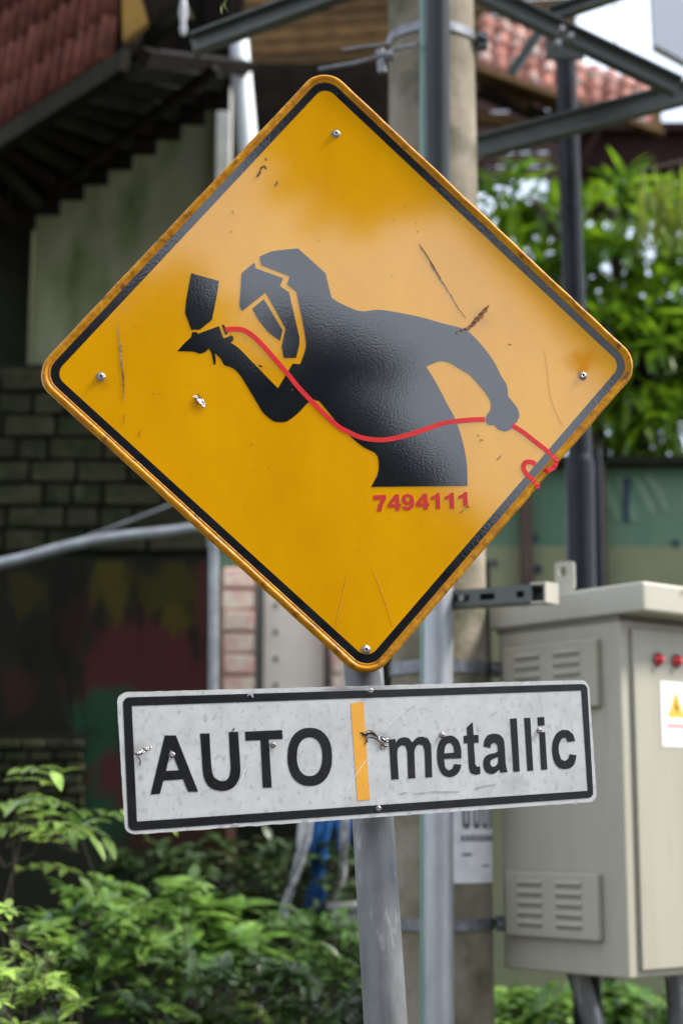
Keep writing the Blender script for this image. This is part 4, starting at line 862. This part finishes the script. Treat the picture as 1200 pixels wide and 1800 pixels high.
for px, py in ((985, 60), (1000, 72), (978, 84)): c = P(px, py, 5.62); b.tube([c, c + Vector((0, -.05, 0))], .012, 6)
b.obj('bolt', m_bolt, sf)
b = MB(); c = P(992, 75, 5.9); b.box(c - Vector((.07, .0, .06)), c + Vector((.07, .02, .06))); b.obj('gusset_plate', m_steel, sf)
rebase(sf, P(992, 75, 5.9))
bb = thing('billboard_panel', 'corner of a pale grey billboard panel against the white sky, top right', 'billboard')
b = MB(); b.add([P(1143, -60, 6.4), P(1150, 78, 6.4), P(1330, 175, 6.4), P(1330, -60, 6.4)], [(0, 1, 2, 3)]); b.v += [v + Vector((0, .06, 0)) for v in b.v]; b.f += [(7, 6, 5, 4), (0, 4, 5, 1), (1, 5, 6, 2), (2, 6, 7, 3), (3, 7, 4, 0)]; b.sm += [False] * 5; b.obj('panel', m_bill, bb)
b = MB(); b.beam(P(1079, -20, 6.5), P(1082, 95, 6.5), .006, .006); b.obj('stay_wire', m_band, bb); rebase(bb, P(1150, 78, 6.4))

# ================================================================== VEGETATION
lm_b = leaf_mesh('leaf', m_lfbright, wd=.44); lm_m = leaf_mesh('leaf', m_lfmid, wd=.52); lm_d = leaf_mesh('leaf', m_lfdark, wd=.40)
lm_g = leaf_mesh('leaf', m_lfmango, wd=.26, droop=.3); lm_y = leaf_mesh('leaf', m_lfyel, wd=.14, droop=.5); lm_x = leaf_mesh('leaf', m_lfmix, wd=.5); lm_dd = leaf_mesh('leaf', leafmat('shade_creeper_leaf', (.016, .036, .009), (.03, .055, .012), .4, .2, .5), wd=.45)  # creeper leaf colour darkened to hold the shade under the plate
# near left bush, placed shoots
def shoots(name, label, d, pts, lm, size, nl, base_px, n_obj, seed, kind='rosette', group='shrubs growing in front of the walls', stemmat=None):
    r_ = random.Random(seed); L = []; St = []; hubs = []; base = P(base_px, 1900, d); base.z = 0
    for px, py in pts:
        tip = P(px, py, d + r_.uniform(-.25, .25)); out = Vector((r_.uniform(-.5, .5), r_.uniform(-.6, .1), 1))
        if kind == 'rosette': L += rosette(tip, out, nl, size, 1.3, .55, r_)
        else:
            m_, q = pinnate(tip, Vector((r_.uniform(-1, 1), r_.uniform(-.7, .2), .5)), size * 2.6, nl, size, .9, r_); L += m_; St.append((q, .0015))
        if not hubs or r_.random() < .12:
            mid = base.lerp(tip, .55) + Vector((r_.uniform(-.08, .08), 0, .15)); St.append(([base, mid, tip], [.007, .004, .0018]))
        else:
            h_ = min(hubs, key=lambda q_: (q_ - tip).length); St.append(([h_ - Vector((0, 0, .06)), h_.lerp(tip, .5) - Vector((0, 0, .03)), tip], [.003, .0025, .0016]))
        hubs.append(tip)
    return plant(name, label, 'shrub', base, L, lm, St, n_obj, group, stemmat)
r_ = random.Random(21)
pts1 = [(28, 1392), (8, 1420), (48, 1432), (70, 1450), (95, 1440), (120, 1455), (140, 1462), (30, 1465), (85, 1478), (110, 1490), (10, 1490), (60, 1500), (-20, 1400), (-30, 1450), (-40, 1500), (20, 1540)]
shoots('shrub', 'bright green pinnate shrub reaching in at the left edge beside the white plate', 5.2, pts1, lm_b, .085, 4, -60, 110, 31, 'pinnate')
pts2 = [(r_.gauss(180, 70), r_.gauss(1660, 66)) for _ in range(58)] + [(120, 1560), (190, 1552), (228, 1560), (170, 1575), (215, 1600), (140, 1600), (235, 1625)]
shoots('shrub', 'leafy green shrub left of the post, below the AUTO lettering', 5.6, pts2, lm_m, .080, 9, 200, 110, 32)
pts3 = [(340, 1575), (330, 1600), (370, 1600), (395, 1588), (355, 1640), (300, 1625), (420, 1640), (445, 1655), (390, 1665)]
shoots('broadleaf_plant', 'broad leaved plant with upright leaves in the middle of the undergrowth', 6.0, pts3, lm_m, .19, 7, 360, 60, 33)
pts4 = [(r_.gauss(30, 62), r_.gauss(1725, 50)) for _ in range(48)]
shoots('shrub', 'pale sunlit small leaved shrub in the bottom left corner', 4.6, pts4, lm_b, .058, 9, 20, 110, 34)
pts5 = [(r_.uniform(230, 640), r_.uniform(1670, 1850)) for _ in range(75)]
shoots('shrub', 'low dense green shrub along the bottom edge, left of the post', 5.3, pts5, lm_d, .085, 8, 430, 90, 35)
pts6 = [(r_.uniform(450, 640), r_.uniform(1600, 1730)) for _ in range(60)]
shoots('shrub', 'dull yellowish green weeds beside the sign post under the blue cloth', 6.2, pts6, lm_d, .075, 6, 540, 60, 36)
pts7 = [(r_.uniform(862, 1010), r_.uniform(1735, 1850)) for _ in range(70)]
shoots('shrub', 'bright leafy shrub under the cabinet, right of the concrete pole', 6.4, pts7, lm_m, .085, 7, 930, 80, 37)
pts8 = [(r_.uniform(1060, 1240), r_.uniform(1728, 1850)) for _ in range(70)]
shoots('shrub', 'small leaved shrub between the cabinet legs in the bottom right corner', 6.6, pts8, lm_m, .085, 7, 1140, 80, 38)
pts9 = [(r_.uniform(200, 640), r_.uniform(1465, 1640)) for _ in range(150)]
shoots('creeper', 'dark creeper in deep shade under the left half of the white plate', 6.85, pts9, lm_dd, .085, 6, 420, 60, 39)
# undergrowth that nobody could count
b = MB(); r_ = random.Random(77); sv = [v.co.copy() for v in lm_x.vertices]; sf_ = [tuple(p.vertices) for p in lm_x.polygons]; vs = []; fs = []
for i in range(9000):
    d_ = r_.uniform(4.8, 8.2); x = r_.uniform(-.24, .24) * d_; h = r_.uniform(.05, 1) ** .6 * (.55 + .25 * noise.noise(Vector((x * 1.3, d_, 0))) + (.18 if x < 0 else -.05)) * (1 if d_ > 5 else .8)
    m_ = leaf_matrix((x, d_, h * 1.0), (r_.uniform(-1, 1), r_.uniform(-1, .6), r_.uniform(-.2, .8)), r_.uniform(.05, .11), r_.uniform(-.8, .8)); o_ = len(vs); vs += [tuple(m_ @ v) for v in sv]; fs += [tuple(k + o_ for k in f) for f in sf_]
me = bpy.data.meshes.new('undergrowth'); me.from_pydata(vs, [], fs); me.materials.append(m_lfmix); o = link('undergrowth', me); tag(o, 'mixed low undergrowth covering the ground beyond the pavement', 'undergrowth', kind='stuff')
# tree on the right
def tree(name, label, base, crowns, lm, n, size, n_obj, seed, group=None, droop=.4, trunk_r=.12):
    r_ = random.Random(seed); L = []; St = []; base = Vector(base); top = Vector(crowns[0][0])
    St.append(([base, base.lerp(top, .5) + Vector((.1, .05, 0)), top], [trunk_r, trunk_r * .8, trunk_r * .4]))
    tot = sum(c[1] * c[2] * c[3] for c in crowns)
    for c, rx, ry, rz in crowns:
        c = Vector(c); St.append(([base.lerp(top, .6), top.lerp(c, .5), c], [trunk_r * .5, trunk_r * .3, trunk_r * .12])); k_ = int(n * rx * ry * rz / tot)
        for i in range(k_):
            v = Vector((r_.gauss(0, 1), r_.gauss(0, 1), r_.gauss(0, 1))).normalized(); q = r_.uniform(.25, 1) ** .5
            p_ = c + Vector((v.x * rx, v.y * ry, v.z * rz)) * q * (1 + .3 * noise.noise(v * 2.5 + c))
            if r_.random() < .1: St.append(([c.lerp(p_, .3), p_], [.012, .004]))
            L += rosette(p_, v + Vector((0, 0, .3)), 6, size, 1.2, droop, r_)
    return plant(name, label, 'tree', base, L, lm, St, n_obj, group)
bt = P(1080, 900, 9.6); bt.z = 0
tree('broadleaf_tree', 'glossy broad leaved tree with sky glinting through, right of the diamond sign', bt,
     [(P(1085, 540, 9.6), .62, .5, .60), (P(930, 480, 9.7), .34, .4, .50), (P(930, 345, 9.5), .34, .3, .16), (P(1140, 640, 9.4), .5, .5, .40), (P(1210, 500, 9.6), .4, .5, .6), (P(1080, 370, 9.8), .5, .4, .20), (P(1160, 740, 9.5), .45, .4, .22)], lm_g, 350, .235, 200, 41)
b_ = []; St = []; r_ = random.Random(8)
for k in range(70):
    px, py = r_.uniform(1120, 1250), r_.uniform(285, 380); b_.append(leaf_matrix(P(px, py, 7.6 + r_.uniform(-.2, .2)), (r_.uniform(-.5, .3), r_.uniform(-.3, .2), -1), r_.uniform(.16, .28), r_.uniform(-1, 1), 1.1))
q = P(1290, 300, 7.6); plant('hanging_foliage', 'yellow green drooping leaves hanging in at the right edge, above the tree', 'foliage', (q.x, 7.6, 0), b_, lm_y, [([Vector((q.x, 7.6, 0)), q, P(1200, 285, 7.6), P(1120, 300, 7.6)], [.06, .03, .012, .004])], 70)
b_ = [leaf_matrix(P(398 - i * 3, -6 + i * 5, 3.6), (.05 - .2 * i, 0, -1), .035, .4 * i, .5) for i in range(3)]
q = P(394, -70, 3.6); plant('vine_tip', 'single fresh green vine tip dangling into the top edge', 'foliage', q, b_, lm_y, [([q, P(398, -4, 3.6)], .0012)], 3)

# cloth strips and plastic
def sheet(name, label, cat, pts, wpx, d, mat, grp=None):
    c = smooth_open([P(x, y, d) for x, y in pts], 4); b = MB(); n = len(c); r_ = random.Random(int(pts[0][0])); A = []; 
    for i, q in enumerate(c):
        hw = (wpx[min(len(wpx) - 1, int(i / n * len(wpx)))]) / FPX * d / 2; q = Vector(q)
        for j in range(5): A.append(q + Vector(((j - 2) / 2 * hw, .025 * math.sin(j * 2.1 + i * .7), .02 * noise.noise(Vector((i * .4, j, 0))))))
    fs = [(i * 5 + j, i * 5 + j + 1, i * 5 + j + 6, i * 5 + j + 5) for i in range(n - 1) for j in range(4)]; b.add(A, fs, True)
    o = b.obj(name, mat); m_ = o.modifiers.new('thickness', 'SOLIDIFY'); m_.thickness = .004; return tag(o, label, cat, grp)
sheet('cloth_strip', 'wide blue cloth strip hanging behind the lower edge of the white plate', 'cloth', [(566, 1425), (558, 1480), (560, 1530), (556, 1570), (548, 1612)], [40, 34, 26, 36, 28], 6.7, m_blue)
sheet('cloth_strip', 'short blue rag hanging nearest the post under the white plate', 'cloth', [(600, 1425), (604, 1470), (598, 1500)], [30, 22, 14], 6.8, m_blue)
sheet('cloth_strip', 'torn white strip slanting down left of the blue cloth', 'cloth', [(540, 1425), (532, 1490), (518, 1540), (505, 1580), (497, 1615)], [22, 16, 14, 12, 14], 6.6, m_cloth)
sheet('cloth_strip', 'thin pale strip between the blue cloth and the post', 'cloth', [(606, 1430), (604, 1500), (600, 1550), (585, 1580)], [12, 9, 8, 8], 6.6, m_plast)
cr = thing('plastic_crate', 'pale plastic crate half hidden behind the sign post', 'crate'); c = P(618, 1625, 6.6)
b = MB(); b.box((c.x - .08, 6.6, c.z - .05), (c.x + .10, 6.8, c.z + .055)); bevel(b.obj('box', m_plast, cr), .006); b = MB(); b.box((c.x - .095, 6.585, c.z + .057), (c.x + .115, 6.815, c.z + .075)); b.obj('rim', m_plast, cr)
b = MB(); b.box((c.x - .06, 6.62, 0), (c.x + .08, 6.78, c.z - .052)); b.obj('stand', m_mortar, cr); rebase(cr, (c.x, 6.7, 0))

# ================================================================== ACROSS THE STREET (seen only mirrored in the glossy signs)
hb = thing('street_house', 'low rendered house across the street behind the photographer', 'house')
b = MB(); b.box((-14, -17, 0), (2.0, -12.5, 3.2)); b.obj('wall', m_frontwall, hb)
b = MB(); b.add([(-14.6, -17.6, 3.2), (2.6, -17.6, 3.2), (2.6, -11.9, 3.2), (-14.6, -11.9, 3.2), (-13.5, -14.8, 4.9), (1.4, -14.8, 4.9)], [(0, 1, 5, 4), (2, 3, 4, 5), (3, 0, 4), (1, 2, 5), (0, 3, 2, 1)]); b.obj('roof', m_tile, hb)
for x_ in (-10, -6, -2): 
    b = MB(); b.box((x_, -12.5, 1.0), (x_ + 1.2, -12.44, 2.3)); b.obj('window', m_slot, hb)
rebase(hb, (-6, -14.8, 0))
lm_s = leaf_mesh('leaf', M('shaded_tree_leaf', (.018, .034, .012), (.012, .024, .008), 3, .8, spec=.05, rand=.3), wd=.75)
ST = 'trees lining the far side of the street'
tree('street_tree', 'dense dark street tree across the road behind the photographer', (1.0, -14, 0), [((-1.5, -14, 4.8), 3.4, 1.6, 3.0), ((4.0, -14, 2.0), 3, 1, 2.0), ((2.9, -14, 5.4), 2.0, 1.5, 2.9), ((5.3, -14, 5.0), 1.5, 1.3, 2.9)], lm_s, 3000, .45, 0, 51, ST, trunk_r=.25)
tree('street_tree', 'lower rounded street tree across the road behind the photographer', (7.6, -14, 0), [((6.7, -14, 3.7), 1.7, 1.4, 2.2), ((9.3, -14, 3.2), 1.8, 1.4, 1.9)], lm_s, 1600, .42, 0, 52, ST, trunk_r=.2)
tree('roadside_tree', 'tall tree whose branches hang over the near side of the road behind the photographer', (13.5, -9, 0), [((3.15, -6, 7.1), .80, .6, 1.02), ((3.4, -6, 8.4), 1.2, .8, .9), ((4.15, -6, 7.0), .32, .4, .85), ((6.8, -6.6, 10.0), 2.2, 1.4, 1.4)], lm_s, 6500, .18, 0, 53, None, trunk_r=.22)
